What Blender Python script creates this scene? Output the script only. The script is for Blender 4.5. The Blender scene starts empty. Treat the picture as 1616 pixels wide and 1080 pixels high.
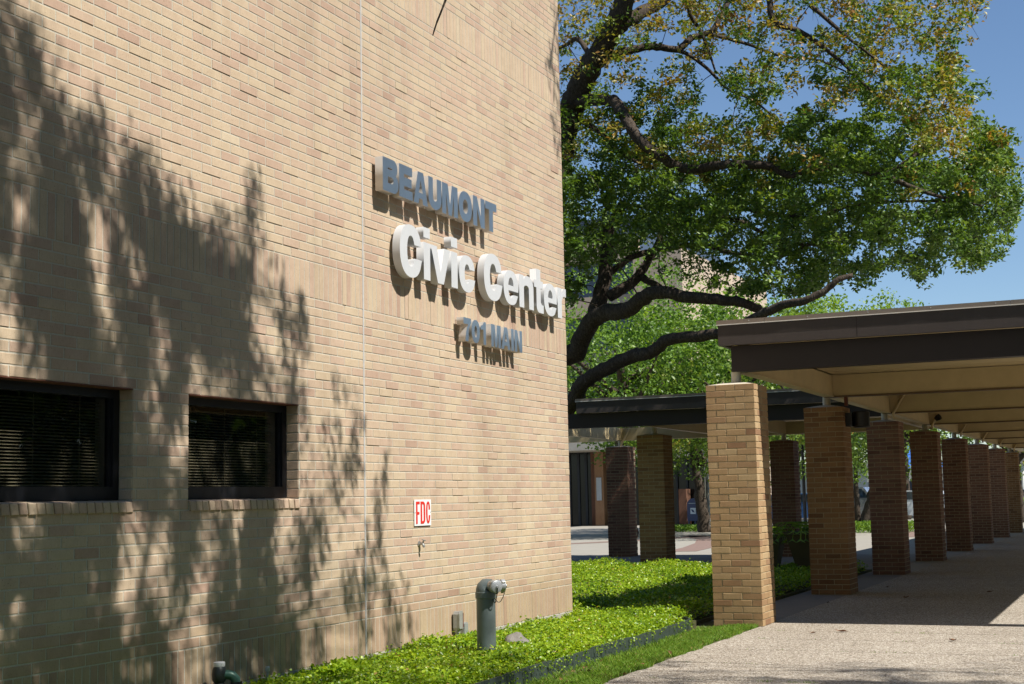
import bpy, math, random
import numpy as np
from mathutils import Vector, Matrix
random.seed(7); rng = np.random.default_rng(7)
SC = bpy.context.scene
COL = SC.collection

# ------------------------------------------------------------------ camera
HC = 1.3436
FPX, YAW, PIT, ROLL = 2251.0, .41545, .11016, -.020375
def _rot(y, p, r):
    cy, sy, cp, sp = math.cos(y), math.sin(y), math.cos(p), math.sin(p)
    f = np.array([cy*cp, sy*cp, sp]); r0 = np.array([sy, -cy, 0.]); u0 = np.cross(r0, f)
    return math.cos(r)*r0+math.sin(r)*u0, -math.sin(r)*r0+math.cos(r)*u0, f
CR, CU, CF = _rot(YAW, PIT, ROLL)
CAMP = np.array([0, 0, HC])
cam = bpy.data.cameras.new('camera'); camo = bpy.data.objects.new('camera', cam); COL.objects.link(camo)
cam.sensor_width = 36; cam.lens = FPX/1616*36; cam.clip_start = .05; cam.clip_end = 2000
camo.matrix_world = Matrix(((CR[0], CU[0], -CF[0], 0), (CR[1], CU[1], -CF[1], 0), (CR[2], CU[2], -CF[2], HC), (0, 0, 0, 1)))
SC.camera = camo
def ray(x, y): return CF*FPX+CR*(x-808)-CU*(y-540)
def onX(x, y, X): r = ray(x, y); return CAMP+r*(X/r[0])
def onY(x, y, Y): r = ray(x, y); return CAMP+r*(Y/r[1])
def onZ(x, y, z=0.): r = ray(x, y); return CAMP+r*((z-HC)/r[2])
def pix(p):
    d = np.asarray(p, float)-CAMP; z = d@CF
    return 808+FPX*(d@CR)/z, 540-FPX*(d@CU)/z, z

# ------------------------------------------------------------------ light
SUN = np.array([.19, 1., -1.45]); SUN /= np.linalg.norm(SUN)      # the way light travels
w = bpy.data.worlds.new('World'); SC.world = w; w.use_nodes = True
nt = w.node_tree; bg = nt.nodes['Background']; sky = nt.nodes.new('ShaderNodeTexSky'); sky.sky_type = 'NISHITA'
sky.sun_disc = False; sky.sun_elevation = math.radians(54.9); sky.sun_rotation = math.atan2(-SUN[0], -SUN[1])
sky.air_density = 1.0; sky.dust_density = 0; sky.ozone_density = 5.0
nt.links.new(sky.outputs[0], bg.inputs[0]); bg.inputs[1].default_value = .08
sl = bpy.data.lights.new('sun', 'SUN'); sl.energy = 5.0; sl.angle = math.radians(.53); sl.color = (1, .95, .87)
so = bpy.data.objects.new('sun', sl); COL.objects.link(so)
so.rotation_euler = Vector(SUN).to_track_quat('-Z', 'Y').to_euler(); so.location = (-3, -18, 26)
SC.view_settings.view_transform = 'Standard'; SC.view_settings.look = 'None'
SC.view_settings.exposure = .62; SC.view_settings.gamma = 1; SC.view_settings.use_curve_mapping = False
SC.render.engine = 'CYCLES'
SC.cycles.max_bounces = 8; SC.cycles.transparent_max_bounces = 12

# ------------------------------------------------------------------ materials
MATS = {}
class NT:
    def __init__(s, name):
        s.m = bpy.data.materials.new(name); s.m.use_nodes = True; s.t = s.m.node_tree
        s.b = s.t.nodes['Principled BSDF']; s.out = s.t.nodes['Material Output']; MATS[name] = s.m
    def n(s, typ, **k):
        nd = s.t.nodes.new(typ)
        for a, v in k.items():
            if a.startswith('i_'):
                key = a[2:]; key = int(key) if key.isdigit() else key.replace('_', ' ')
                nd.inputs[key].default_value = v
            else: setattr(nd, a, v)
        return nd
    def l(s, a, b): s.t.links.new(a, b)
    def coord(s, which='Object', scale=(1, 1, 1)):
        c = s.n('ShaderNodeTexCoord'); mp = s.n('ShaderNodeMapping'); mp.inputs['Scale'].default_value = scale
        s.l(c.outputs[which], mp.inputs[0]); return mp.outputs[0]
    def world(s, scale=(1, 1, 1)):
        g = s.n('ShaderNodeNewGeometry'); mp = s.n('ShaderNodeMapping'); mp.inputs['Scale'].default_value = scale
        s.l(g.outputs['Position'], mp.inputs[0]); return mp.outputs[0]
    def noise(s, vec, scale, detail=4, rough=.55):
        q = s.n('ShaderNodeTexNoise'); q.inputs['Scale'].default_value = scale; q.inputs['Detail'].default_value = detail
        q.inputs['Roughness'].default_value = rough; s.l(vec, q.inputs['Vector']); return q.outputs[0]
    def ramp(s, fac, stops, interp='LINEAR'):
        r = s.n('ShaderNodeValToRGB'); cr = r.color_ramp; cr.interpolation = interp
        while len(cr.elements) < len(stops): cr.elements.new(.5)
        for e, (p, c) in zip(cr.elements, stops):
            e.position = p; e.color = (*c, 1) if len(c) == 3 else c
        s.l(fac, r.inputs[0]); return r.outputs[0]
    def mix(s, fac, a, b, mode='MIX'):
        m = s.n('ShaderNodeMix', data_type='RGBA', blend_type=mode)
        for sock, v in ((m.inputs[0], fac), (m.inputs[6], a), (m.inputs[7], b)):
            if isinstance(v, (int, float)): sock.default_value = v
            elif isinstance(v, tuple): sock.default_value = (*v, 1)
            else: s.l(v, sock)
        return m.outputs[2]
    def bump(s, h, strength=.3, dist=.01):
        b = s.n('ShaderNodeBump'); b.inputs['Strength'].default_value = strength; b.inputs['Distance'].default_value = dist
        s.l(h, b.inputs['Height']); s.l(b.outputs[0], s.b.inputs['Normal']); return b
    def set(s, color=None, rough=.7, metal=0, spec=None):
        if color is not None:
            if isinstance(color, tuple): s.b.inputs['Base Color'].default_value = (*color, 1)
            else: s.l(color, s.b.inputs['Base Color'])
        s.b.inputs['Roughness'].default_value = rough; s.b.inputs['Metallic'].default_value = metal
        if spec is not None: s.b.inputs['Specular IOR Level'].default_value = spec
        return s.m

def g3(v, f): return tuple(min(1, x*f) for x in v)
def brick_mat(name, stops, single):
    q = NT(name)
    if single:
        oi = q.n('ShaderNodeObjectInfo'); fac = oi.outputs['Color']; sp = q.n('ShaderNodeSeparateColor'); q.l(fac, sp.inputs[0]); fac = sp.outputs[0]
    else:
        at = q.n('ShaderNodeAttribute', attribute_name='tint'); fac = at.outputs['Fac']
    base = q.ramp(fac, stops)
    wv = q.world()
    streak = q.noise(q.world((60, 60, 14)), 1.6, 5, .7)                 # wire-cut drag marks
    spots = q.noise(wv, 95, 2, .6)
    blot = q.noise(wv, 1.1, 4, .6)
    c = q.mix(.30, base, q.ramp(streak, [(.3, (.55, .52, .5)), (.7, (1.0, 1.0, 1.0))]), 'MULTIPLY')
    c = q.mix(.6, c, q.ramp(spots, [(.27, (.35, .28, .25)), (.36, (1, 1, 1))]), 'MULTIPLY')
    c = q.mix(.55, c, q.ramp(blot, [(.3, (.80, .78, .78)), (.7, (1, 1, 1))]), 'MULTIPLY')
    drip = q.noise(q.world((1.9, 1.9, .16)), 1.0, 5, .65)
    c = q.mix(.7, c, q.ramp(drip, [(.33, (.80, .78, .76)), (.5, (1, 1, 1)), (.72, (1, .99, .97))]), 'MULTIPLY')
    mott = q.noise(wv, 9, 4, .6); c = q.mix(.5, c, q.ramp(mott, [(.3, (.82, .80, .78)), (.65, (1, 1, 1))]), 'MULTIPLY')
    gp = q.n('ShaderNodeNewGeometry'); sx = q.n('ShaderNodeSeparateXYZ'); q.l(gp.outputs['Position'], sx.inputs[0])
    ad = q.n('ShaderNodeMath', operation='MULTIPLY_ADD'); q.l(drip, ad.inputs[0]); ad.inputs[1].default_value = -.9; q.l(sx.outputs[2], ad.inputs[2])
    c = q.mix(.6, c, q.ramp(ad.outputs[0], [(0, (.72, .67, .60)), (.25, (1, 1, 1))]), 'MULTIPLY')
    q.set(c, .88, 0, .25)
    q.bump(q.mix(.5, streak, q.noise(wv, 160, 3, .7)), .35, .004)
    return q.m
WALL_STOPS = [(0, (.47, .325, .245)), (.15, (.53, .38, .285)), (.35, (.575, .43, .32)), (.55, (.59, .46, .33)), (.8, (.605, .485, .34)), (1, (.625, .515, .37))]
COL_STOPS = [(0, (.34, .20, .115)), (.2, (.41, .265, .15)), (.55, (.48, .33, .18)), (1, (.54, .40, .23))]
ORANGE_SHADE_STOPS = [(0, (.21, .11, .05)), (.4, (.28, .155, .07)), (1, (.36, .215, .10))]  # column brick with the dim light under the canopy put into its colour
BROWN_SHADE_STOPS = [(0, (.17, .085, .055)), (.4, (.23, .12, .075)), (1, (.29, .16, .10))]  # column brick darkened for deeper canopy shade; also the entrance wing's brown brick
brick_mat('wall_brick', WALL_STOPS, True); brick_mat('wall_bricks', WALL_STOPS, False)
brick_mat('column_brick', COL_STOPS, True); brick_mat('column_bricks', COL_STOPS, False)
brick_mat('orange_brick', ORANGE_SHADE_STOPS, True); brick_mat('orange_shade_bricks', ORANGE_SHADE_STOPS, False)
brick_mat('brown_brick', BROWN_SHADE_STOPS, True); brick_mat('brown_shade_bricks', BROWN_SHADE_STOPS, False)
def mortar(name, c):
    q = NT(name); n = q.noise(q.world(), 120, 3, .7)
    q.set(q.mix(.6, c, q.ramp(n, [(.3, (.6, .6, .55)), (.65, (1, 1, 1))]), 'MULTIPLY'), .95); q.bump(n, .4, .004)
mortar('mortar', (.53, .50, .42)); mortar('column_mortar', (.44, .37, .24))
def flatmat(name, c, rough=.6, metal=0, spec=None, var=.25, sc=6, bump=.08):
    q = NT(name); n = q.noise(q.world(), sc, 6, .65)
    q.set(q.mix(var*2, c, q.ramp(n, [(.25, (.55, .55, .55)), (.75, (1.0, 1.0, 1.0))]), 'MULTIPLY'), rough, metal, spec)
    if bump: q.bump(q.noise(q.world(), sc*9, 4, .6), bump, .01)
    return q.m
flatmat('beam_paint', (.62, .49, .27), .5, var=.22, sc=3)
flatmat('flange_shade', (.14, .09, .045), .5)  # shade on the beam undersides, put into the flange colour
flatmat('pedestal_paint', (.62, .56, .42), .5, var=.2, sc=12)
flatmat('cap_mortar', (.55, .5, .4), .9, sc=15)
def fascia_mat():
    q = NT('fascia_brown'); sx = q.n('ShaderNodeSeparateXYZ'); g_ = q.n('ShaderNodeNewGeometry'); q.l(g_.outputs['Position'], sx.inputs[0])
    wn = q.noise(q.world((.9, .9, .05)), 1.3, 4, .6)                       # tide line of chalky, faded paint on the lower half
    ma = q.n('ShaderNodeMath', operation='MULTIPLY_ADD'); q.l(wn, ma.inputs[0]); ma.inputs[1].default_value = .22; q.l(sx.outputs[2], ma.inputs[2])
    f = q.ramp(ma.outputs[0], [(0, (1, 1, 1)), (1, (0, 0, 0))]); 
    mr = q.n('ShaderNodeMapRange'); q.l(ma.outputs[0], mr.inputs[0]); mr.inputs[1].default_value = 3.125; mr.inputs[2].default_value = 3.15; mr.inputs[3].default_value = 1; mr.inputs[4].default_value = 0
    c = q.mix(mr.outputs[0], (.038, .029, .026), (.062, .050, .046))
    c = q.mix(.5, c, q.ramp(q.noise(q.world((14, 14, 1.2)), 1.0, 5, .7), [(.3, (.75, .74, .73)), (.65, (1, 1, 1))]), 'MULTIPLY')
    sc_ = q.noise(q.world((30, 30, 60)), 1.0, 2, .5); c = q.mix(.5, c, q.ramp(sc_, [(.70, (0, 0, 0)), (.76, (.05, .045, .04))]), 'ADD')
    q.set(c, .42, 0, .45); q.bump(q.noise(q.world((1.5, 1.5, 6)), 1.0, 3, .5), .12, .02)
fascia_mat()
flatmat('fascia_beam', (.026, .019, .017), .5, 0, .35, var=.2, sc=2.5, bump=.05)
flatmat('roof_trim', (.30, .25, .21), .38, .55, var=.15, sc=5)
flatmat('trim_lip', (.82, .80, .76), .5, 0)
flatmat('white_paint', (.58, .59, .60), .42, 0, .4, var=.12, sc=5, bump=.02)
flatmat('brushed_metal', (.60, .585, .57), .30, .95, var=.12, sc=9, bump=.03)
flatmat('metal_side', (.60, .58, .55), .42, .55, var=.15, sc=9, bump=.03)
flatmat('sealant', (.52, .51, .49), .8, sc=20)
flatmat('window_metal', (.012, .013, .017), .4, .3, var=.1)
flatmat('interior', (.02, .018, .016), .9)
flatmat('blind', (.46, .39, .25), .5, sc=20)
flatmat('sign_white', (.80, .80, .80), .35, sc=2, var=.04, bump=0)
flatmat('sign_red', (.68, .03, .02), .4, sc=2, var=.08, bump=0)
flatmat('pipe_grey', (.15, .185, .185), .45, .35, var=.32, sc=9)
flatmat('cast_metal', (.47, .47, .45), .36, .75, var=.3, sc=22)
flatmat('cap_grey', (.42, .44, .46), .45, .4, var=.25, sc=30)
flatmat('green_pipe', (.055, .14, .10), .35, .2, var=.4, sc=16)
flatmat('dark_pipe', (.02, .028, .026), .45, .3, var=.3, sc=16)
flatmat('rust', (.17, .055, .03), .85, var=.4, sc=60)
flatmat('box_grey', (.40, .40, .38), .5, .3, var=.3, sc=25)
flatmat('rock', (.21, .195, .175), .9, var=.4, sc=14, bump=.5)
flatmat('edging_green', (.05, .072, .062), .55, .1, var=.4, sc=20, bump=.15)
flatmat('planter_olive', (.07, .05, .018), .6, var=.2)
flatmat('black', (.012, .012, .013), .45, var=.1)
flatmat('mail_blue', (.012, .03, .12), .3, 0, .5, var=.1)
flatmat('car_white', (.75, .77, .8), .22, 0, .6, var=.02, bump=0)
flatmat('car_blue', (.03, .09, .25), .22, 0, .6, var=.02, bump=0)
flatmat('car_maroon', (.16, .02, .07), .22, 0, .6, var=.02, bump=0)
flatmat('car_silver', (.4, .42, .42), .25, .5, .6, var=.02, bump=0)
flatmat('car_glass', (.02, .035, .05), .08, 0, .8, var=.02, bump=0)
flatmat('tyre', (.02, .02, .02), .9); flatmat('rim', (.5, .5, .5), .3, .8)
flatmat('tent_blue', (.04, .16, .55), .6); flatmat('stucco_white', (.66, .65, .62), .8, sc=1.5)
flatmat('soffit_white', (.44, .41, .35), .8, sc=1.5)
flatmat('tower_stone', (.55, .43, .32), .85, sc=.5)
flatmat('tower_glass', (.05, .06, .09), .15, 0, .7)
flatmat('dark_glass', (.010, .012, .012), .12, 0, .3, var=.05, bump=0)
flatmat('deadleaf', (.20, .085, .035), .8, var=.4, sc=50)
flatmat('brick_stripe', (.23, .155, .13), .9, var=.3, sc=8)
flatmat('concrete', (.36, .34, .31), .9, var=.3, sc=5, bump=.2)
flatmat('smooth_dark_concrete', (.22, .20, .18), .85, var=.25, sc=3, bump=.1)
flatmat('tuft', (.10, .16, .03), .8)

def bark():
    q = NT('bark'); wv = q.world((1, 1, .35))
    v = q.n('ShaderNodeTexVoronoi', feature='DISTANCE_TO_EDGE'); v.inputs['Scale'].default_value = 26; q.l(q.mix(.12, wv, q.noise(wv, 9, 3)), v.inputs['Vector'])
    n = q.noise(wv, 18, 6, .7)
    c = q.ramp(n, [(.25, (.045, .034, .026)), (.55, (.085, .066, .05)), (.8, (.16, .14, .11))])
    c = q.mix(.8, c, q.ramp(v.outputs[0], [(0, (.35, .35, .35)), (.12, (1, 1, 1))]), 'MULTIPLY')
    q.set(c, .95, 0, .2); q.bump(q.mix(.5, v.outputs[0], n), .9, .03)
bark()
def leafmat(name, stops, trans=.35, rough=.45):
    q = NT(name); at = q.n('ShaderNodeAttribute', attribute_name='tint')
    c = q.ramp(at.outputs['Fac'], stops); q.set(c, rough, 0, .5)
    tr = q.n('ShaderNodeBsdfTranslucent'); q.l(q.mix(1.0, c, (1.25, 1.2, .5), 'MULTIPLY'), tr.inputs[0])
    mx = q.n('ShaderNodeMixShader'); mx.inputs[0].default_value = trans
    q.l(q.b.outputs[0], mx.inputs[1]); q.l(tr.outputs[0], mx.inputs[2]); q.l(mx.outputs[0], q.out.inputs[0])
leafmat('oak_leaf', [(0, (.040, .095, .016)), (.30, (.11, .195, .026)), (.55, (.19, .28, .035)), (.70, (.28, .28, .04)), (.85, (.36, .25, .05)), (1, (.36, .18, .05))])
leafmat('fresh_leaf', [(0, (.07, .15, .02)), (.5, (.17, .30, .04)), (1, (.30, .42, .06))], .45)
leafmat('ivy_leaf', [(0, (.06, .15, .010)), (.45, (.24, .38, .016)), (.8, (.42, .54, .035)), (.93, (.52, .58, .10)), (1, (.40, .28, .09))], .4, .35)
leafmat('grass_blade', [(0, (.08, .17, .02)), (.6, (.19, .34, .035)), (.9, (.30, .38, .07)), (1, (.38, .32, .14))], .35)

def aggregate():
    q = NT('aggregate'); wv = q.world()
    v = q.n('ShaderNodeTexVoronoi', feature='F1'); v.inputs['Scale'].default_value = 95; q.l(wv, v.inputs['Vector'])
    v2 = q.n('ShaderNodeTexVoronoi', feature='F1'); v2.inputs['Scale'].default_value = 48; q.l(wv, v2.inputs['Vector'])
    sp = q.n('ShaderNodeSeparateColor'); q.l(v.outputs['Color'], sp.inputs[0])
    sp2 = q.n('ShaderNodeSeparateColor'); q.l(v2.outputs['Color'], sp2.inputs[0])
    c = q.ramp(sp.outputs[0], [(0, (.12, .095, .075)), (.3, (.31, .265, .21)), (.6, (.43, .385, .32)), (.85, (.56, .52, .45)), (1, (.68, .64, .58))])
    c = q.mix(.40, c, q.ramp(sp2.outputs[1], [(0, (.55, .49, .43)), (.35, (.88, .84, .8)), (1, (1.0, 1.0, 1.0))]), 'MULTIPLY')
    big = q.noise(wv, .8, 5, .6)
    c = q.mix(.6, c, q.ramp(big, [(.3, (.70, .68, .66)), (.7, (1, 1, 1))]), 'MULTIPLY')
    st = q.noise(wv, 3.7, 3, .75); c = q.mix(.55, c, q.ramp(st, [(.27, (.50, .46, .42)), (.36, (1, 1, 1))]), 'MULTIPLY')
    q.set(c, .85, 0, .3); q.bump(v.outputs['Distance'], .8, .012)
aggregate()
def soil():
    q = NT('soil'); n = q.noise(q.world(), 25, 6, .7)
    q.set(q.ramp(n, [(.3, (.035, .028, .012)), (.55, (.07, .075, .02)), (.75, (.13, .10, .055))]), .95); q.bump(n, .6, .03)
soil()
def glassmat():
    q = NT('window_glass'); tr = q.n('ShaderNodeBsdfTransparent'); tr.inputs[0].default_value = (.72, .73, .73, 1)
    gl = q.n('ShaderNodeBsdfGlossy'); gl.inputs['Roughness'].default_value = .015; gl.inputs[0].default_value = (1, 1, 1, 1)
    lw = q.n('ShaderNodeLayerWeight'); pw = q.n('ShaderNodeMath', operation='POWER'); q.l(lw.outputs['Facing'], pw.inputs[0]); pw.inputs[1].default_value = 5
    fr = q.n('ShaderNodeMath', operation='MULTIPLY_ADD'); q.l(pw.outputs[0], fr.inputs[0]); fr.inputs[1].default_value = .85; fr.inputs[2].default_value = .022
    wv = q.noise(q.world(), 1.5, 2, .5); b = q.n('ShaderNodeBump'); b.inputs['Strength'].default_value = .03; b.inputs['Distance'].default_value = .05
    q.l(wv, b.inputs['Height']); q.l(b.outputs[0], gl.inputs['Normal'])
    mx = q.n('ShaderNodeMixShader'); q.l(fr.outputs[0], mx.inputs[0]); q.l(tr.outputs[0], mx.inputs[1]); q.l(gl.outputs[0], mx.inputs[2])
    q.l(mx.outputs[0], q.out.inputs[0])
glassmat()
def texbrick():
    q = NT('far_brick'); wv = q.coord('Object')
    b = q.n('ShaderNodeTexBrick'); b.inputs['Color1'].default_value = (.42, .28, .17, 1); b.inputs['Color2'].default_value = (.5, .35, .2, 1)
    b.inputs['Mortar'].default_value = (.45, .4, .3, 1); b.inputs['Scale'].default_value = 1; b.inputs['Brick Width'].default_value = .2215
    b.inputs['Row Height'].default_value = .0689; b.inputs['Mortar Size'].default_value = .005
    sep = q.n('ShaderNodeSeparateXYZ'); cb = q.n('ShaderNodeCombineXYZ'); q.l(wv, sep.inputs[0])
    ad = q.n('ShaderNodeMath', operation='ADD'); q.l(sep.outputs[0], ad.inputs[0]); q.l(sep.outputs[1], ad.inputs[1])
    q.l(ad.outputs[0], cb.inputs[0]); q.l(sep.outputs[2], cb.inputs[1]); q.l(cb.outputs[0], b.inputs['Vector'])
    q.set(b.outputs[0], .9)
texbrick()

# ------------------------------------------------------------------ mesh helpers
def link(name, me, mat=None, parent=None, loc=None):
    o = bpy.data.objects.new(name, me); COL.objects.link(o)
    if mat is not None and me is not None and not me.materials:
        me.materials.append(MATS[mat] if isinstance(mat, str) else mat)
    if parent is not None: o.parent = parent
    if loc is not None: o.location = loc
    return o
def thing(name, label, cat, loc=(0, 0, 0), group=None, rz=0):
    o = bpy.data.objects.new(name, None); COL.objects.link(o); o.empty_display_size = .2
    o.location = loc; o.rotation_euler = (0, 0, rz); return tag(o, label, cat, group)
def tag(o, label, cat, group=None):
    o['label'] = label; o['category'] = cat
    if group: o['group'] = group
    return o
class MB:
    def __init__(s): s.v = []; s.f = []; s.t = []
    def add(s, vs, fs, tint=.5):
        n = len(s.v); s.v += [tuple(map(float, p)) for p in vs]
        for f in fs: s.f.append(tuple(n+i for i in f)); s.t.append(tint)
    def box(s, x0, x1, y0, y1, z0, z1, tint=.5):
        s.add([(x0, y0, z0), (x1, y0, z0), (x1, y1, z0), (x0, y1, z0), (x0, y0, z1), (x1, y0, z1), (x1, y1, z1), (x0, y1, z1)],
              [(0, 3, 2, 1), (4, 5, 6, 7), (0, 1, 5, 4), (1, 2, 6, 5), (2, 3, 7, 6), (3, 0, 4, 7)], tint)
    def tube(s, pts, rad, n=10, cap=True, tint=.5, jit=0):
        pts = [np.array(p, float) for p in pts]; m = len(pts)
        if not hasattr(rad, '__len__'): rad = [rad]*m
        vs = []; fs = []; up = None
        for i, p in enumerate(pts):
            d = pts[min(i+1, m-1)]-pts[max(i-1, 0)]; d = d/(np.linalg.norm(d)+1e-9)
            if up is None:
                up = np.array([0, 0, 1.]) if abs(d[2]) < .9 else np.array([1., 0, 0])
            a = up-d*(up@d); a /= np.linalg.norm(a)+1e-9; up = a; b = np.cross(d, a)
            for k in range(n):
                t = 2*math.pi*k/n; r = rad[i]*(1+(random.uniform(-jit, jit) if jit else 0))
                vs.append(p+(a*math.cos(t)+b*math.sin(t))*r)
        for i in range(m-1):
            for k in range(n):
                q = (k+1) % n; fs.append((i*n+k, i*n+q, (i+1)*n+q, (i+1)*n+k))
        if cap: fs.append(tuple(range(n-1, -1, -1))); fs.append(tuple((m-1)*n+k for k in range(n)))
        s.add(vs, fs, tint)
    def lathe(s, c, prof, n=20, axis=(0, 0, 1)):
        ax = np.array(axis, float); ax /= np.linalg.norm(ax)
        s.tube([np.array(c, float)+ax*h for h, r in prof], [max(r, 1e-4) for h, r in prof], n)
    def prism(s, poly, y0, y1, axis='y', tint=.5):
        n = len(poly)
        def P(a, b, c): return (a, c, b) if axis == 'y' else ((c, a, b) if axis == 'x' else (a, b, c))
        vs = [P(a, b, y0) for a, b in poly]+[P(a, b, y1) for a, b in poly]
        fs = [tuple(range(n)), tuple(range(2*n-1, n-1, -1))]+[(i, i+n, (i+1) % n+n, (i+1) % n) for i in range(n)]
        s.add(vs, fs, tint)
    def mesh(s, name, smooth=False, tint=False):
        me = bpy.data.meshes.new(name); me.from_pydata(s.v, [], s.f); me.validate()
        if smooth:
            me.polygons.foreach_set('use_smooth', [True]*len(me.polygons)); me.set_sharp_from_angle(angle=math.radians(38))
        if tint and len(me.polygons) == len(s.t):
            a = me.attributes.new('tint', 'FLOAT', 'FACE'); a.data.foreach_set('value', s.t)
        if smooth is not None:
            import bmesh
            b = bmesh.new(); b.from_mesh(me); bmesh.ops.recalc_face_normals(b, faces=b.faces); b.to_mesh(me); b.free()
        return me
    def build(s, name, mat, parent=None, loc=None, smooth=False, tint=False, kind=None):
        o = link(name, s.mesh(name, smooth, tint), mat, parent, loc)
        if kind: o['kind'] = kind
        return o
def arrmesh(name, V, F, tint=None):
    """V (n,3), F (m,4) numpy"""
    me = bpy.data.meshes.new(name); m = len(F); k = F.shape[1]
    me.vertices.add(len(V)); me.vertices.foreach_set('co', V.astype(np.float32).ravel())
    me.loops.add(m*k); me.loops.foreach_set('vertex_index', F.astype(np.int32).ravel())
    me.polygons.add(m); me.polygons.foreach_set('loop_start', np.arange(0, m*k, k, dtype=np.int32))
    me.update(calc_edges=True)
    if tint is not None:
        a = me.attributes.new('tint', 'FLOAT', 'FACE'); a.data.foreach_set('value', tint.astype(np.float32))
    return me
def unit(v): return v/(np.linalg.norm(v, axis=-1, keepdims=True)+1e-9)
def leaves(name, P, size, tint, mat, parent=None, flat=.0, fold=.25, aspect=.5, kind='stuff', nrm=None):
    """leaf-shaped folded faces (two quads each) at points P"""
    n = len(P); d = unit(rng.normal(size=(n, 3))*np.array([1, 1, 1-flat*.6])); 
    nn = unit(rng.normal(size=(n, 3))+np.array([0, 0, flat*3.0]) if nrm is None else nrm)
    b = unit(np.cross(nn, d)); d = unit(np.cross(b, nn)); s = (size if hasattr(size, '__len__') else np.full(n, size))[:, None]
    tip = P+d*s; mid1 = P+d*s*.45+b*s*aspect*.5+nn*s*fold*.4; mid2 = P+d*s*.45-b*s*aspect*.5+nn*s*fold*.4
    ctr = P+d*s*.5
    V = np.stack([P, mid1, tip, mid2], 1).reshape(-1, 3); i = np.arange(n)[:, None]*4
    F = np.concatenate([np.concatenate([i, i+1, i+2], 1), np.concatenate([i, i+2, i+3], 1)], 0)
    t = np.concatenate([tint, tint])
    o = link(name, arrmesh(name, V, F, t), mat, parent)
    if kind: o['kind'] = kind
    return o

# ------------------------------------------------------------------ ground
def sheet(name, poly, z, mat):
    b = MB(); b.add([(x, y, z) for x, y in poly], [tuple(range(len(poly)))]); o = b.build(name, mat, smooth=None); o['kind'] = 'structure'
    return o
flatmat('far_ground', (.075, .085, .045), .95, sc=.3)
flatmat('plaza', (.31, .29, .25), .9, sc=2, var=.2)
flatmat('asphalt', (.06, .06, .062), .9, sc=2)
sheet('ground', [(-600, -600), (900, -600), (900, 900), (-600, 900)], -.03, 'far_ground')
def slab(name, x0, x1, y0, y1, z0, z1, mat, kind='structure', parent=None):
    b = MB(); b.box(x0, x1, y0, y1, z0, z1); o = b.build(name, mat, parent)
    if kind and not parent: o['kind'] = kind
    return o
PE = 3.73   # pavement edge
slab('plaza', 25.2, 74, 3.72, 40, -.2, -.004, 'plaza')
slab('road', 76, 110, -40, 60, -.2, -.02, 'asphalt')
# walkway in slabs with open joints
walk = thing('ground_slabs', None, None); del walk['label'], walk['category']
walk.name = 'walkway'; walk['kind'] = 'structure'
joints = [-6, -2, 2.0, 5.0, 8.2, 10.35, 11.4, 12.45, 13.4, 14.2]
x = 14.2
while x < 76: x += 4.71/2; joints.append(x)
for i in range(len(joints)-1):
    b = MB(); b.box(joints[i]+.005, joints[i+1]-.005, -2.2, PE, -.12, 0)
    o = b.build('slab', 'aggregate', walk)
b = MB(); b.box(-6, 76, -2.19, PE-.01, -.14, -.007); b.build('joint_filler', 'smooth_dark_concrete', walk)
# smooth border strip beside the columns, under the canopy
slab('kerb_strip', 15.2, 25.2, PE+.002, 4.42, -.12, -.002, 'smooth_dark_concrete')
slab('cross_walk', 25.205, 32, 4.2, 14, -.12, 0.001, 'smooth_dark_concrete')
# flower bed soil
b = MB(); b.box(-6, 25.2, 4.43, 5.75, -.2, .03); b.box(14.51, 25.2, 5.75, 16, -.2, .03); b.build('bed_soil', 'soil')['kind'] = 'structure'
b = MB(); b.box(-6, 15.19, PE+.004, 4.43, -.2, -.006); b.build('lawn_soil', 'soil')['kind'] = 'structure'
# red brick bands in the plaza paving
def band(pts, wdt, name='brick_band'):
    pts = [np.array(p, float) for p in pts]; b = MB(); prev = None
    for i in range(len(pts)):
        d = unit(pts[min(i+1, len(pts)-1)]-pts[max(0, i-1)]); n = np.array([-d[1], d[0]])
        a = pts[i]+n*wdt/2; c = pts[i]-n*wdt/2; cur = [(a[0], a[1], 0.002), (c[0], c[1], .002)]
        if prev: b.add([prev[0], prev[1], cur[1], cur[0]], [(0, 1, 2, 3)])
        prev = cur
    o = b.build(name, 'brick_stripe', smooth=None); o['kind'] = 'structure'
band([(34, 10.6), (36.5, 10.9), (40, 11.6), (43.5, 12.6), (48, 14.5)], .8)
band([(38.2, 17.6), (40.3, 15.9), (43, 14.6), (47, 13.8)], .8)
band([(44, 6.6), (50, 6.6)], 2.0)

# ------------------------------------------------------------------ brick pieces
def brick_geo(w, h, d, bev=.0035, jit=0):
    """front on -Y at y=0, body to +d; centred x,z"""
    x, z = w/2, h/2; e = bev
    v = [(-x+e, 0, -z+e), (x-e, 0, -z+e), (x-e, 0, z-e), (-x+e, 0, z-e), (-x, e, -z), (x, e, -z), (x, e, z), (-x, e, z), (-x, d, -z), (x, d, -z), (x, d, z), (-x, d, z)]
    f = [(0, 1, 2, 3), (0, 4, 5, 1), (1, 5, 6, 2), (2, 6, 7, 3), (3, 7, 4, 0), (4, 8, 9, 5), (5, 9, 10, 6), (6, 10, 11, 7), (7, 11, 8, 4)]
    return v, f
def tintv():
    r = random.random()
    return min(1, max(0, random.gauss(.60, .16) if r > .24 else random.gauss(.30, .12)))

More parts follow.
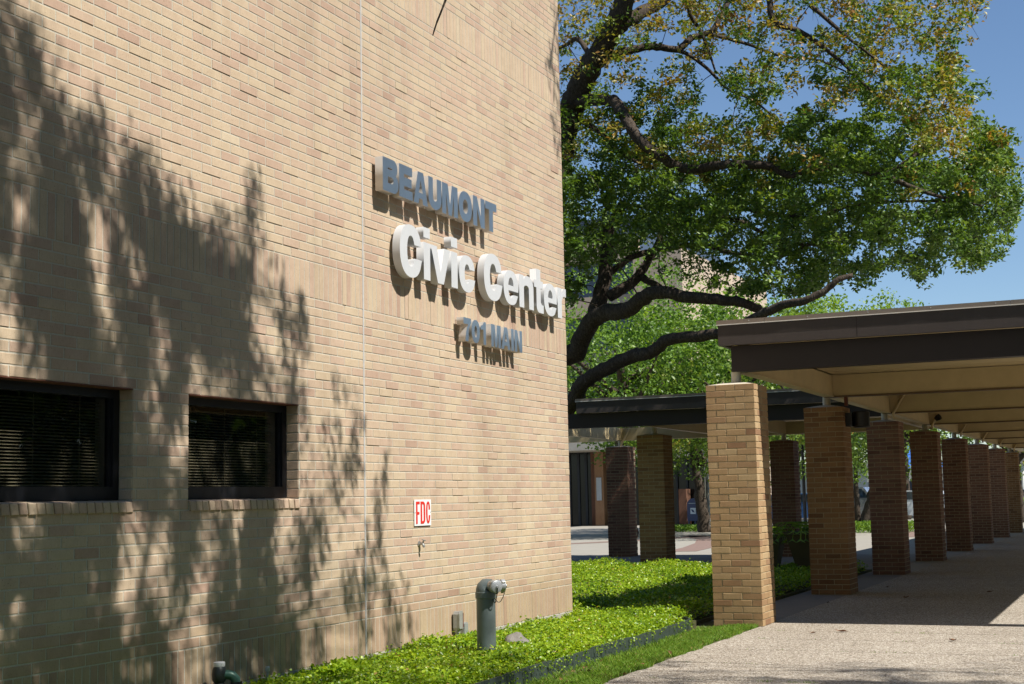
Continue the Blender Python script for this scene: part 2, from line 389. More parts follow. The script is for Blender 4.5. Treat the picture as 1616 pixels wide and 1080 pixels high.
# ------------------------------------------------------------------ main building
WY = 5.75; XC = 14.51; C = .0689; LB = .2215; J = .009; Z0 = .142
bld = thing('civic_building', 'large tan brick building wall with raised metal lettering, two dark windows and tree shadow', 'building', (XC-10, WY, 0))
IB = Matrix.Translation((-(XC-10), -WY, 0))
def B(o): o.matrix_parent_inverse = IB; return o
rows = []   # (z0,z1,kind)
z = Z0; rows.append((z, .425, 's')); z = .425
for blk in range(4):
    for i in range(36): rows.append((z, z+C, 'b')); z += C
    if blk < 3: rows.append((z, z+.281, 's')); z += .281
ZT = z+.0
wins = [(5.832, 7.162), (7.735, 9.065)]; WZ0 = .425+14*C; WZ1 = .425+24*C; SZ0 = .425+13*C
X0 = -3.0
pieces = []
def cutpieces(xa, xb, z0, z1):
    """remove window openings from the piece"""
    segs = [(xa, xb)]
    for (a, c) in wins:
        if z1 > SZ0+.01 and z0 < WZ1-.01:
            out = []
            for s0, s1 in segs:
                if s1 <= a+.004 or s0 >= c-.004: out.append((s0, s1))
                else:
                    if s0 < a: out.append((s0, a))
                    if s1 > c: out.append((c, s1))
            segs = out
    return [s for s in segs if s[1]-s[0] > .025]
par = 0
for (z0, z1, kd) in rows:
    if kd == 's':
        n = int(round((XC-X0)/.0695)); wd = (XC-X0)/n
        for i in range(n): pieces.append((X0+i*wd, X0+(i+1)*wd, z0, z1))
    else:
        par += 1; xa = XC-(LB if par % 2 else LB/2)+LB
        xs = [XC]; xx = XC-(LB if par % 2 else LB/2)
        while xx > X0: xs.append(xx); xx -= LB
        xs.append(X0); xs = xs[::-1]
        for a, c in zip(xs[:-1], xs[1:]):
            for s in cutpieces(a, c, z0, z1): pieces.append((s[0], s[1], z0, z1))
JX = 10.045   # movement joint
pp = []
for (a, c, z0, z1) in pieces:
    if a < JX-.006 < c-.01 and c > JX+.006:
        if JX-.007-a > .02: pp.append((a, JX-.003, z0, z1))
        if c-JX-.007 > .02: pp.append((JX+.003, c, z0, z1))
    else: pp.append((a, c, z0, z1))
pieces = pp
def score(p):
    a = pix((p[0], WY, p[2])); c = pix((p[1], WY, p[3])); m = pix(((p[0]+p[1])/2, WY, (p[2]+p[3])/2))
    if not (0 < m[0] < 905 and 0 < m[1] < 1080): return 0
    return abs(a[0]-c[0])*abs(p[3]-p[2])*FPX/m[2]
sc = np.array([score(p) for p in pieces]); order = np.argsort(-sc); single = set(order[:300].tolist())
cache = {}; bulk = MB()
for i, (a, c, z0, z1) in enumerate(pieces):
    wdt, hgt = c-a-J, z1-z0-J; yo = WY-random.uniform(0, .0012)-(.0025 if random.random() < .06 else 0)
    cx, cz = (a+c)/2, (z0+z1)/2
    if i in single:
        key = (round(wdt, 3), round(hgt, 3))
        if key not in cache:
            v, f = brick_geo(wdt, hgt, .05, .0025); me = bpy.data.meshes.new('brick'); me.from_pydata(v, [], f); me.materials.append(MATS['wall_brick']); cache[key] = me
        o = bpy.data.objects.new('brick', cache[key]); COL.objects.link(o); o.parent = bld; o.matrix_parent_inverse = IB
        o.location = (cx+random.uniform(-.001, .001), yo, cz+random.uniform(-.0008, .0008)); o.color = (tintv(), 0, 0, 1)
        o.rotation_euler = (0, random.uniform(-.004, .004), random.uniform(-.006, .006))
    else:
        v, f = brick_geo(wdt, hgt, .02, .002)
        tl = random.uniform(-.003, .003); sl_ = random.uniform(-.004, .004)
        bulk.add([(cx+x_, yo+y_+x_*sl_, cz+z_+x_*tl) for x_, y_, z_ in v], f[:5]+f[5:], tintv())
o = B(bulk.build('brickwork', 'wall_bricks', bld, tint=True, smooth=None)); o['kind'] = 'stuff'
# mortar / core, with openings
b = MB(); MY0, MY1 = WY+.0022, WY+.30
xs = [X0, wins[0][0]-.007, wins[0][1]+.007, wins[1][0]-.007, wins[1][1]+.007, XC-.004]
for i in range(5):
    if i in (1, 3):
        b.box(xs[i], xs[i+1], MY0, MY1, 0, SZ0); b.box(xs[i], xs[i+1], MY0+.0, MY1, WZ1, ZT)
    else: b.box(xs[i], xs[i+1], MY0, MY1, 0, ZT)
B(b.build('wall', 'mortar', bld))
b = MB(); b.box(XC-.3, XC-.006, MY1+.002, WY+9, 0, ZT); b.box(X0, XC, WY-.02, WY+9.2, ZT, ZT+.12); b.box(X0, X0+.3, MY1+.002, WY+9, 0, ZT); b.box(X0, XC, WY+9.0, WY+9.2, 0, ZT-.002)
B(b.build('side_wall', 'far_brick', bld))
b = MB(); b.box(X0, XC+.004, WY-.008, MY0+.05, .0, Z0-.004); B(b.build('footing', 'concrete', bld))
b = MB(); b.box(JX-.011, JX+.010, WY-.0035, WY+.01, Z0, ZT); B(b.build('joint_sealant', 'sealant', bld))
# reveals (bricks returning into the openings), windows, sills
for wi, (a, c) in enumerate(wins):
    for side in (0, 1):
        for r in range(10):
            z0 = WZ0+r*C; wdt, hgt = .10, C-J
            v, f = brick_geo(wdt, hgt, .04, .003)
            m = MB()
            if side: vv = [(c+y_+.002, WY+.055+x_, z_+z0+C/2) for x_, y_, z_ in v]
            else: vv = [(a-y_-.002, WY+.055-x_, z_+z0+C/2) for x_, y_, z_ in v]
            m.add(vv, f, tintv()); o = B(m.build('brick', 'wall_bricks', bld, tint=True))
    n = 19; wd = (c-a)/n
    for k in range(n):
        m = MB(); tip = random.uniform(-.004, .004); lean = -.010
        v, f = brick_geo(wd-J*.8, .066, .11, .004)
        cx = a+(k+.5)*wd
        m.add([(cx+x_+lean*(z_/.033)*.6, WY-.012+tip+y_, SZ0+.035+z_-(.010 if y_ < .01 else 0)+random.uniform(-.001, .001)) for x_, y_, z_ in v], f, tintv()*.8)
        B(m.build('sill_brick', 'wall_bricks', bld, tint=True))
    m = MB(); m.box(a, c, WY-.002, WY+.2, SZ0+.001, SZ0+.055); B(m.build('sill_bed', 'mortar', bld))
    win = link('window', None, None, bld); win.matrix_parent_inverse = IB
    fy = WY+.105
    m = MB(); t = .055
    m.box(a, c, fy, fy+.06, WZ0+.003, WZ0+.085); m.box(a, c, fy, fy+.06, WZ1-.055, WZ1)
    m.box(a, a+t, fy, fy+.06, WZ0+.085, WZ1-.055); m.box(c-t, c, fy, fy+.06, WZ0+.085, WZ1-.055)
    m.box(a+t, a+t+.02, fy+.018, fy+.05, WZ0+.085, WZ1-.055); m.box(c-t-.02, c-t, fy+.018, fy+.05, WZ0+.085, WZ1-.055)
    o = m.build('frame', 'window_metal', win)
    m = MB(); m.box(a+t, c-t, fy+.032, fy+.037, WZ0+.085, WZ1-.055); o = m.build('glass', 'window_glass', win)
    m = MB(); z_ = WZ0+.09
    while z_ < WZ1-.06-(.02 if wi else .02):
        m.add([(a+t+.03, fy+.075, z_), (c-t-.03, fy+.075, z_), (c-t-.03, fy+.094, z_+.011), (a+t+.03, fy+.094, z_+.011)], [(0, 1, 2, 3)]); z_ += .0195
    for u in (.2, .5, .8):
        uu = a+(c-a)*u; m.box(uu-.002, uu+.002, fy+.083, fy+.085, WZ0+.09, WZ1-.06)
    o = m.build('blind', 'blind', win, smooth=None); o['kind'] = 'stuff'
    m = MB(); m.box(a-.1, c+.1, fy+.9, fy+.95, WZ0-.2, WZ1+.2); m.box(a-.15, a-.1, MY1, fy+.9, WZ0-.2, WZ1+.2); m.box(c+.1, c+.15, MY1, fy+.9, WZ0-.2, WZ1+.2)
    m.box(a-.1, c+.1, MY1+.0, fy+.9, WZ0-.25, WZ0-.2); m.box(a-.1, c+.1, MY1, fy+.9, WZ1+.2, WZ1+.25)
    o = m.build('room', 'interior', win)
    m = MB(); m.box(a, c, WY-.003, WY+.12, WZ1-.004, WZ1+.002); B(m.build('lintel', 'rust', bld))

# ------------------------------------------------------------------ lettering
def arc(cx, cy, rx, ry, a0, a1, n=18, p=1.0):
    out = []
    for i in range(n+1):
        t = math.radians(a0+(a1-a0)*i/n); ct, st = math.cos(t), math.sin(t)
        out.append((cx+rx*math.copysign(abs(ct)**p, ct), cy+ry*math.copysign(abs(st)**p, st)))
    return out
def glyph(ch, w, h, s, v=None):
    """outline polygons of a bold sans letter; s = stem, v = horizontal stroke"""
    v = v or s*.86; P = .88
    if ch in 'Cc':
        v = s*.72
        o = arc(w/2, h/2, w/2, h/2, 24, 336, 34, P); i = arc(w/2, h/2, w/2-s, h/2-v, 340, 20, 30, P)
        yt = h*.635; yb = h*.375
        o = [(x, y) for x, y in o]; o[0] = (w*.97, yt); o[-1] = (w, yb)
        i[0] = (w-s*.98, yb); i[-1] = (w-s*1.02, yt)
        return [o+i]
    if ch == 'O' or ch == '0':
        return [arc(w/2, h/2, w/2, h/2, 0, 354, 40, P), arc(w/2, h/2, w/2-s, h/2-v, 0, 354, 32, P)]
    if ch == 'e':
        v = s*.62; yb = h*.41; yt = h*.41+v*.72
        o = arc(w/2, h/2, w/2, h/2, -8, 318, 36, P); o[0] = (w*.995, yb); o[-1] = (w*.97, h*.30)
        i = arc(w/2, h/2, w/2-s, h/2-v, 312, 200, 16, P); i = [(w-s*.95, h*.30)]+[q for q in i[1:] if q[1] < yb-.004]+[(s, yb)]
        hole = [(s*1.0, yt)]+[q for q in arc(w/2, h/2, w/2-s, h/2-v, 170, 10, 16, P) if q[1] > yt+.004]+[(w-s*1.0, yt)]
        return [o+i, hole]
    if ch == 'i': return [[(0, 0), (w, 0), (w, h), (0, h)]]
    if ch == 'I': return [[(0, 0), (w, 0), (w, h), (0, h)]]
    if ch == 'v': return [[(w*.5-s*.5, 0), (w*.5+s*.5, 0), (w, h), (w-s*1.02, h), (w/2, h*.32), (s*1.02, h), (0, h)]]
    if ch == 'n':
        return [[(0, 0), (s, 0), (s, h*.62)]+arc(w/2, h*.60, w/2-s, h*.40-v, 165, 10, 10)+[(w-s, h*.55), (w-s, 0), (w, 0), (w, h*.66)]+arc(w*.60, h*.64, w*.40, h*.36, 5, 120, 10)+[(s, h*.86), (s*.97, h*.985), (0, h*.985)]]
    if ch == 't':   # w total, h total; crossbar at x-height
        c0 = w*.24; c1 = c0+s; xt = h*.74
        return [[(0, xt-v*.8), (c0, xt-v*.8), (c0, h*.16)]+arc(c0+w*.30, h*.15, w*.30, h*.15, 180, 262, 8)+[(w, 0), (w, v*.88), (c1+w*.12, v*.9), (c1, h*.24), (c1, xt-v*.8), (w*.97, xt-v*.8), (w*.97, xt), (c1, xt), (c1, h), (c0, h), (c0, xt), (0, xt)]]
    if ch == 'r':
        return [[(0, 0), (s, 0), (s, h*.50)]+arc(s+w*.30, h*.48, w*.30, h*.26, 170, 92, 8)+[(w, h*.73), (w, h), (w*.86, h)]+arc(w*.80, h*.66, w*.30, h*.34, 92, 160, 5)+[(s, h*.82), (s, h*.985), (0, h*.985)]]
    if ch == 'B':
        rt = w*.93
        o = [(0, 0)]+arc(w-h*.29, h*.285, h*.29, h*.285, -90, 60, 12)+arc(rt-h*.25, h*.745, h*.25, h*.255, -50, 90, 12)+[(0, h)]
        h1 = [(s, v)]+arc(w-s-h*.12, h*.285, h*.12, h*.285-v, -90, 90, 8)+[(s, h*.57-v*.0)]
        h2 = [(s, h*.57+v*.72)]+[(x, y) for x, y in arc(rt-s-h*.10, (h*.57+v*.72+h-v)/2, h*.10, (h-v-h*.57-v*.72)/2, -90, 90, 8)]+[(s, h-v)]
        h1 = [(s, v)]+arc(w-s-h*.11, (v+h*.46)/2, h*.11, (h*.46-v)/2, -90, 90, 8)+[(s, h*.46)]
        h2 = [(s, h*.46+v*.8)]+arc(rt-s-h*.09, (h*.46+v*.8+h-v)/2, h*.09, (h-v-h*.46-v*.8)/2, -90, 90, 8)+[(s, h-v)]
        return [o, h1, h2]
    if ch == 'E':
        m = h*.5
        return [[(0, 0), (w, 0), (w, v), (s, v), (s, m-v/2), (w*.93, m-v/2), (w*.93, m+v/2), (s, m+v/2), (s, h-v), (w*.98, h-v), (w*.98, h), (0, h)]]
    if ch == 'A':
        k = s*1.02
        return [[(0, 0), (k, 0), (k+w*.055, h*.17), (w-k-w*.055, h*.17), (w-k, 0), (w, 0), (w/2+s*.58, h), (w/2-s*.58, h)], [(w*.5-w*.135, h*.35), (w*.5, h*.76), (w*.5+w*.135, h*.35)]]
    if ch == 'U':
        return [[(0, h), (0, h*.36)]+arc(w/2, h*.36, w/2, h*.36, 180, 360, 18)+[(w, h), (w-s, h)]+arc(w/2, h*.38, w/2-s, h*.38-v, 360, 180, 14)+[(s, h)]]
    if ch == 'M':
        k = s*.92
        return [[(0, 0), (k, 0), (k, h*.70), (w/2-k*.42, 0), (w/2+k*.42, 0), (w-k, h*.70), (w-k, 0), (w, 0), (w, h), (w-k*1.45, h), (w/2, h*.36), (k*1.45, h), (0, h)]]
    if ch == 'N':
        return [[(0, 0), (s, 0), (s, h*.62), (w-s, 0), (w, 0), (w, h), (w-s, h), (w-s, h*.38), (s, h), (0, h)]]
    if ch == 'T':
        c = w/2; return [[(c-s/2, 0), (c+s/2, 0), (c+s/2, h-v), (w, h-v), (w, h), (0, h), (0, h-v), (c-s/2, h-v)]]
    if ch == '7':
        return [[(w*.22, 0), (w*.22+s*1.05, 0)]+[(w*.22+s*1.15, h*.2), (w*.66, h*.5), (w*.84, h*.68), (w, h*.84), (w, h), (0, h), (0, h-v*1.1), (w*.62, h-v*1.1), (w*.42, h*.55), (w*.28, h*.28)]]
    if ch == '1':
        return [[(w-s, 0), (w, 0), (w, h), (w-s*.75, h), (w*.42, h*.86), (w*.05, h*.80), (w*.05, h*.64), (w-s, h*.66)]]
    if ch == 'F': return [[(0, 0), (s, 0), (s, h*.42), (w*.9, h*.42), (w*.9, h*.42+v), (s, h*.42+v), (s, h-v), (w, h-v), (w, h), (0, h)]]
    if ch == 'D':
        return [[(0, 0)]+arc(w*.5, h*.18, w*.5, h*.18, -90, 0, 6)+arc(w*.5, h*.82, w*.5, h*.18, 0, 90, 6)+[(0, h)], [(s, v)]+arc(w*.5, v+h*.08, w*.5-s, h*.08, -90, 0, 5)+arc(w*.5, h-v-h*.08, w*.5-s, h*.08, 0, 90, 5)+[(s, h-v)]]
def solid(polys, depth):
    cu = bpy.data.curves.new('g', 'CURVE'); cu.dimensions = '2D'; cu.fill_mode = 'BOTH'; cu.extrude = depth/2
    for p in polys:
        sp = cu.splines.new('POLY'); sp.points.add(len(p)-1)
        for q, (a, c) in zip(sp.points, p): q.co = (a, c, 0, 1)
        sp.use_cyclic_u = True
    ob = bpy.data.objects.new('g', cu); me = bpy.data.meshes.new_from_object(ob); bpy.data.objects.remove(ob)
    return me
def letters(root, rootloc, items, y_front, depth, mats, name='letter', pins=True):
    """items: (char, x0, x1, z0, z1, stem, label, extra polygons)"""
    for ch, x0, x1, z0, z1, s, lab, extra in items:
        me = solid(glyph(ch, x1-x0, z1-z0, s)+(extra or []), depth)
        for m in mats: me.materials.append(MATS[m])
        # outline mesh lies in XY: turn it to XZ, facing -Y
        for v in me.vertices: x_, y_, z_ = v.co; v.co = (x_, -z_, y_)
        if len(mats) > 1:
            for p in me.polygons: p.material_index = 0 if abs(p.normal[1]) > .7 else 1
        me.update()
        o = link(name, me, None, root, (x0-rootloc[0], y_front+depth/2-rootloc[1], z0-rootloc[2])); o['label'] = lab
        if pins:
            hh = z1-z0; mats_ = [(.12, .2), (.12, .78)] if ch not in '7' else [(.4, .2), (.3, .93)]
            for fx, fz in mats_:
                px_, pz_ = (x1-x0)*fx, hh*fz
                m = MB(); m.tube([(px_, depth/2-.004, pz_), (px_, WY-y_front-depth/2, pz_)], .004, 6); m.build('stud', 'cast_metal', o)
SO, DP = .035, .072
YF = WY-SO-DP
# 'BEAUMONT'
sg = thing('raised_sign', 'blue-grey metal BEAUMONT letters, top row of lettering on the brick wall', 'sign', (11.3, WY, 3.92), group='raised lettering on the brick wall')
zb, zt = 3.922, 4.207
items = [('B', 10.205, 10.479), ('E', 10.491, 10.733), ('A', 10.752, 11.018), ('U', 11.032, 11.286), ('M', 11.300, 11.619), ('O', 11.643, 11.922), ('N', 11.948, 12.205), ('T', 12.222, 12.480)]
letters(sg, (11.3, WY, 3.92), [(c, a, b_, zb, zt, .088, f'grey metal letter {c}', None) for c, a, b_ in items], YF, DP, ('brushed_metal', 'metal_side'))
sg = thing('raised_sign', 'large white Civic Center letters, middle row of lettering on the brick wall', 'sign', (12.4, WY, 3.25), group='raised lettering on the brick wall')
L2 = [('C', 10.488, 10.889, 3.25, 3.708, .132), ('i', 10.925, 11.047, 3.268, 3.597, .12), ('v', 11.06, 11.444, 3.268, 3.597, .115), ('i', 11.465, 11.593, 3.268, 3.597, .12), ('c', 11.627, 11.967, 3.260, 3.605, .115),
      ('C', 12.165, 12.589, 3.25, 3.708, .135), ('e', 12.617, 12.975, 3.260, 3.605, .115), ('n', 13.000, 13.365, 3.268, 3.605, .118), ('t', 13.385, 13.630, 3.262, 3.715, .112), ('e', 13.645, 13.997, 3.260, 3.605, .112), ('r', 14.023, 14.265, 3.268, 3.600, .118)]
it = []
for ch, a, b_, c0, c1, s in L2:
    ex = None
    if ch == 'i': ex = [[(0, .372), (b_-a, .372), (b_-a, .462), (0, .462)]]
    it.append((ch, a, b_, c0, c1, s, f'white letter {ch}', ex))
letters(sg, (12.4, WY, 3.25), it, YF, DP, ('white_paint',))
sg = thing('raised_sign', 'small blue-grey metal 701 MAIN address letters, lowest row on the brick wall', 'sign', (12.4, WY, 2.8), group='raised lettering on the brick wall')
L3 = [('7', 11.700, 11.861), ('0', 11.872, 12.050), ('1', 12.062, 12.187), ('M', 12.304, 12.526), ('A', 12.537, 12.755), ('I', 12.775, 12.838), ('N', 12.859, 13.045)]
letters(sg, (12.4, WY, 2.8), [(c, a, b_, 2.803, 3.02, .062 if c != '1' else .058, f'grey metal character {c}', None) for c, a, b_ in L3], YF, DP, ('brushed_metal', 'metal_side'))
# FDC sign
fd = thing('fire_connection_sign', 'small white sign with red FDC letters on brick wall', 'sign', (11.03, WY, 1.25))
m = MB(); m.box(-.155, .155, -.010, -.006, -.112, .112); m.build('panel', 'sign_white', fd)
m = MB()
for sx in (-.143, .143): m.lathe((sx, -.010, 0), [(0, .006), (.002, .004)], 8, (0, -1, 0))
m.build('screw', 'cast_metal', fd)
for ch, a, b_ in (('F', -.128, -.060), ('D', -.044, .040), ('C', .058, .136)):
    me = solid(glyph(ch, b_-a, .19, .027, .022), .002); me.materials.append(MATS['sign_red'])
    for v in me.vertices: x_, y_, z_ = v.co; v.co = (x_, -z_, y_)
    link('letter', me, None, fd, (a, -.0115, -.095))

# ------------------------------------------------------------------ columns
CW, CD, CH = .52, .56, 37*.0677
def col_bricks():
    """list of (centre, axis, width, z) for the 37 courses; axis 0 front/back (-X,+X), 1 sides"""
    out = []; hd = .105; c = .0677
    for r in range(37):
        z = r*c+c/2; sw = (CW-hd)/2; sd = (CD-hd)/2; fl = r % 2
        # front face (x=0) spans y 0..CW (0 = right), back x=CD
        for k in range(2):
            y = (hd+sw*(k+.5)) if fl else (sw*(k+.5))
            out.append((0, y, sw, z)); out.append((2, CW-y, sw, z))
            xx = (sd*(k+.5)) if fl else (hd+sd*(k+.5))
            out.append((1, xx, sd, z)); out.append((3, CD-xx, sd, z))
    ext = []
    for f_, u, wd_, z in out:
        L_ = CW if f_ in (0, 2) else CD
        if u-wd_/2 < .001: u, wd_ = u-J/4, wd_+J/2
        elif u+wd_/2 > L_-.001: u, wd_ = u+J/4, wd_+J/2
        ext.append((f_, u, wd_, z))
    return ext
CB = col_bricks()
def brick_verts(face, u, wdt, z, d=.105):
    v, f = brick_geo(wdt-J, .0677-J, d-.004, .003); out = []
    for x_, y_, z_ in v:
        if face == 0: q = (y_, u+x_)
        elif face == 2: q = (CD-y_, u+x_)
        elif face == 1: q = (u+x_, y_)
        else: q = (u+x_, CW-y_)
        out.append((q[0], q[1], z+z_))
    return out, f
col_cache = {}
def column(X, Y, label, single, dark, group='brick columns of the canopies', name='brick_column'):
    """X front face, Y right face"""
    t = thing(name, label, 'column', (X, Y, 0), group)
    m1, m2 = [('column_brick', 'column_bricks'), ('brown_brick', 'brown_shade_bricks'), ('orange_brick', 'orange_shade_bricks')][int(dark)]
    core = MB(); e = .0055; core.box(e, CD-e, e, CW-e, -.02, CH-.004)
    if 'core' not in col_cache: col_cache['core'] = core.mesh('core')
    link('core', col_cache['core'], 'column_mortar', t)
    if 'cap' not in col_cache:
        m = MB(); zt_ = CH-.003; x0, x1, y0, y1 = .012, CD-.012, .012, CW-.012
        m.add([(x0, y0, zt_), (x1, y0, zt_), (x1, y1, zt_), (x0, y1, zt_), (.2, .18, zt_+.035), (.36, .18, zt_+.035), (.36, .34, zt_+.035), (.2, .34, zt_+.035)],
              [(0, 1, 5, 4), (1, 2, 6, 5), (2, 3, 7, 6), (3, 0, 4, 7), (4, 5, 6, 7)])
        col_cache['cap'] = m.mesh('cap')
        m = MB(); m.lathe((CD/2, CW/2, CH+.02), [(0, .052), (.128, .052)], 18); col_cache['ped'] = m.mesh('pedestal', True)
    link('cap', col_cache['cap'], 'cap_mortar', t); link('pedestal', col_cache['ped'], 'pedestal_paint', t)
    if single:
        for face, u, wdt, z in CB:
            key = (face, round(wdt, 3))
            if key not in col_cache:
                v, f = brick_verts(face, 0, wdt, 0); mm = MB(); mm.add(v, f)
                # local origin at u=0
                col_cache[key] = mm.mesh('brick')
            me = col_cache[key]
            mk = (key, m1)
            if mk not in col_cache:
                me2 = me.copy(); me2.materials.clear(); me2.materials.append(MATS[m1]); col_cache[mk] = me2
            o = bpy.data.objects.new('brick', col_cache[mk]); COL.objects.link(o); o.parent = t
            j = random.uniform(-.0015, .0015)
            o.location = (j, u, z) if face in (0, 2) else (u, j, z)
            o.color = (min(1, max(0, random.gauss(.6, .28))), 0, 0, 1)
    else:
        kk = ('bulk', int(dark), random.randrange(2))
        if kk not in col_cache:
            mm = MB()
            for face, u, wdt, z in CB:
                if face == 2: continue
                v, f = brick_verts(face, u, wdt, z); j = random.uniform(-.002, .002)
                mm.add([(p[0]+(j if face == 0 else 0), p[1]+(j if face in (1, 3) else 0), p[2]) for p in v], f, min(1, max(0, random.gauss(.6, .28))))
            col_cache[kk] = mm.mesh('brickwork', None, True)
        o = link('brickwork', col_cache[kk], m2, t); o['kind'] = 'stuff'
    return t
lab = ['nearest sunlit tan brick column, front left corner of the walkway canopy',
       'shade-darkened brick column second in the canopy row, dark lamp on its side',
       'shade-darkened brick column third in the canopy row under a slanting brace',
       'shaded brick column fourth in the canopy row below the gooseneck floodlight',
       'shaded brick column fifth in the canopy row', 'shaded brick column sixth in the canopy row',
       'narrow shaded brick column seventh in the canopy row, second from the far end',
       'farthest brick column of the canopy row, beside the far tree trunk']
CX = [14.59+4.71*k for k in range(8)]; CY = 3.69
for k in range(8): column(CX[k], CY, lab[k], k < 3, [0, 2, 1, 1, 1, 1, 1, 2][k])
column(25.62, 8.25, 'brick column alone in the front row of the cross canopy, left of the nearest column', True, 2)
column(31.0, 10.85, 'shade-darkened brick column in back row of cross canopy beside the doors', False, True)
column(30.9, 7.0, 'shade-darkened brick column behind the planters at back of cross canopy', False, True)
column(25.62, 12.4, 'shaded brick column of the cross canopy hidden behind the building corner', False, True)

# ------------------------------------------------------------------ canopies
def box_obj(name, mat, parent, x0, x1, y0, y1, z0, z1, org):
    b = MB(); b.box(x0-org[0], x1-org[0], y0-org[1], y1-org[1], z0-org[2], z1-org[2]); return b.build(name, mat, parent)
org = (14.7, 1.8, 2.65)
can = thing('walkway_canopy', 'long flat canopy roof with brown metal fascia and cream beams over the walkway', 'canopy', org)
RX0, RX1, RY0, RY1 = 14.68, 52.6, -.42, 4.08
T = .05
def fascia(par, org, x0, x1, y0, y1, ext=0, skip=()):
    z0, z1 = 2.925, 3.14
    if 'f' not in skip: box_obj('fascia', 'fascia_brown', par, x0, x0+T, y0-ext, y1, z0, z1, org); 
    if 'b' not in skip: box_obj('fascia', 'fascia_brown', par, x1-T, x1, y0, y1, z0, z1, org)
    if 'l' not in skip: box_obj('fascia', 'fascia_brown', par, x0+T+.001, x1-T-.001, y1-T, y1, z0, z1, org)
    if 'r' not in skip: box_obj('fascia', 'fascia_brown', par, x0+T+.001, x1-T-.001, y0, y0+T, z0, z1, org)
    # metal coping in lengths, with a bright drip lip under it
    y = y0-ext-.01
    if 'f' not in skip:
        while y < y1+.01:
            y2 = min(y+2.45, y1+.012); bb = MB()
            bb.box(x0-.012-org[0], x0+.06-org[0], y+.0015-org[1], y2-.0015-org[1], 3.1485-org[2], 3.193-org[2])
            bb.build('coping', 'roof_trim', par); y = y2
            if y2 >= y1: break
        box_obj('drip_lip', 'trim_lip', par, x0-.016, x0+.03, y0-ext, y1+.014, 3.140, 3.148, org)
    if 'l' not in skip: box_obj('coping', 'roof_trim', par, x0+.061, x1+.01, y1-.06, y1+.012, 3.1485, 3.193, org); box_obj('drip_lip', 'trim_lip', par, x0+.031, x1+.01, y1-.03, y1+.016, 3.140, 3.148, org)
    if 'r' not in skip: box_obj('coping', 'roof_trim', par, x0+.061, x1+.01, y0-.012, y0+.06, 3.1485, 3.193, org)
    if 'b' not in skip: box_obj('coping', 'roof_trim', par, x1-.06, x1+.012, y0+.06, y1-.061, 3.1485, 3.193, org)
fascia(can, org, RX0, RX1, RY0, RY1, .9)
box_obj('roof_deck', 'concrete', can, RX0+T+.002, RX1-T-.002, RY0+T+.002, RY1-T-.002, 3.02, 3.139, org)
# seams and screws on the fascia
b = MB()
for yy in (2.62, .2): b.box(RX0-.0015-org[0], RX0+.001-org[0], yy-.004-org[1], yy+.004-org[1], 2.93-org[2], 3.138-org[2])
b.build('seam', 'fascia_beam', can)
b = MB()
for yy in np.arange(-.6, 4.1, .62): b.lathe((RX0-.012-org[0], yy-org[1], 3.17-org[2]), [(0, .007), (.004, .004)], 8, (-1, 0, 0))
b.build('screw', 'cast_metal', can)
# soffit planks across the walk
px_ = MB(); px_.box(0, .296, RY0+T+.01-org[1], 3.835-org[1], 2.955-org[2], 3.015-org[2]); pm = px_.mesh('soffit_plank'); pm.materials.append(MATS['beam_paint'])
x = RX0+.16; k = 0
while x < RX1-.4:
    o = link('soffit_plank', pm, None, can, (x-org[0], 0, random.uniform(-.0015, .0015))); x += .303
box_obj('soffit', 'beam_paint', can, RX0+T+.002, RX1-T-.002, 3.972, RY1-T-.002, 2.955, 3.018, org)
# beams
box_obj('edge_beam', 'fascia_beam', can, 14.79, 14.95, RY0-.75, 3.975, 2.65, 2.924, org)
def ibeam_x(par, org, xa, xb, yc, mat='beam_paint'):
    b = MB(); b.box(xa-org[0], xb-org[0], yc-.055-org[1], yc+.055-org[1], 2.662-org[2], 2.94-org[2]); b.box(xa-org[0], xb-org[0], yc-.07-org[1], yc+.07-org[1], 2.648-org[2], 2.6615-org[2])
    b.build('beam', mat, par)
def ibeam_y(par, org, xc, ya, yb, mat='beam_paint'):
    b = MB(); b.box(xc-.05-org[0], xc+.05-org[0], ya-org[1], yb-org[1], 2.664-org[2], 2.945-org[2]); b.build('cross_beam', mat, par); b = MB(); b.box(xc-.065-org[0], xc+.065-org[0], ya-org[1], yb-org[1], 2.641-org[2], 2.6635-org[2])
    b.build('flange', 'flange_shade', par)
BY = 3.90
for k in range(8):
    xa = (14.951 if k == 0 else CX[k]+CD/2+.066); xb = (CX[k+1]+CD/2-.066) if k < 7 else 52.3
    ibeam_x(can, org, xa, xb, BY)
    ibeam_x(can, org, xa, xb, -.2)
    if k: ibeam_y(can, org, CX[k]+CD/2, -.3, BY+.07)
for k in (2, 4, 5, 6, 7):    # slanting conduits up from the column heads
    b = MB(); xx = CX[k]+CD/2-.09-org[0]; p0 = (xx, 3.80-org[1], 2.55-org[2]); b.tube([p0, (xx, 3.79-org[1], 2.64-org[2]), (xx, 3.60-org[1], 2.95-org[2])], .022, 8)
    b.build('brace', 'beam_paint', can, smooth=True)
b = MB(); b.box(CX[1]+.22-org[0], CX[1]+.30-org[0], 3.66-org[1], 3.70-org[1], 2.52-org[2], 2.66-org[2]); b.build('bracket', 'rust', can)
fl = thing('floodlight', 'dark floodlight on a bent cream conduit at the fourth canopy column', 'light', (CX[3]+.2, 3.8, 2.54))
b = MB(); b.tube([(0, 0, 0), (0, -.01, .09), (0, -.05, .17), (0, -.12, .23)], .024, 8); b.build('conduit', 'beam_paint', fl, smooth=True)
b = MB(); b.lathe((0, -.12, .23), [(-.05, .045), (.02, .06), (.05, .06)], 14, (-.3, -.6, .35)); b.build('lamp_head', 'black', fl, smooth=True)
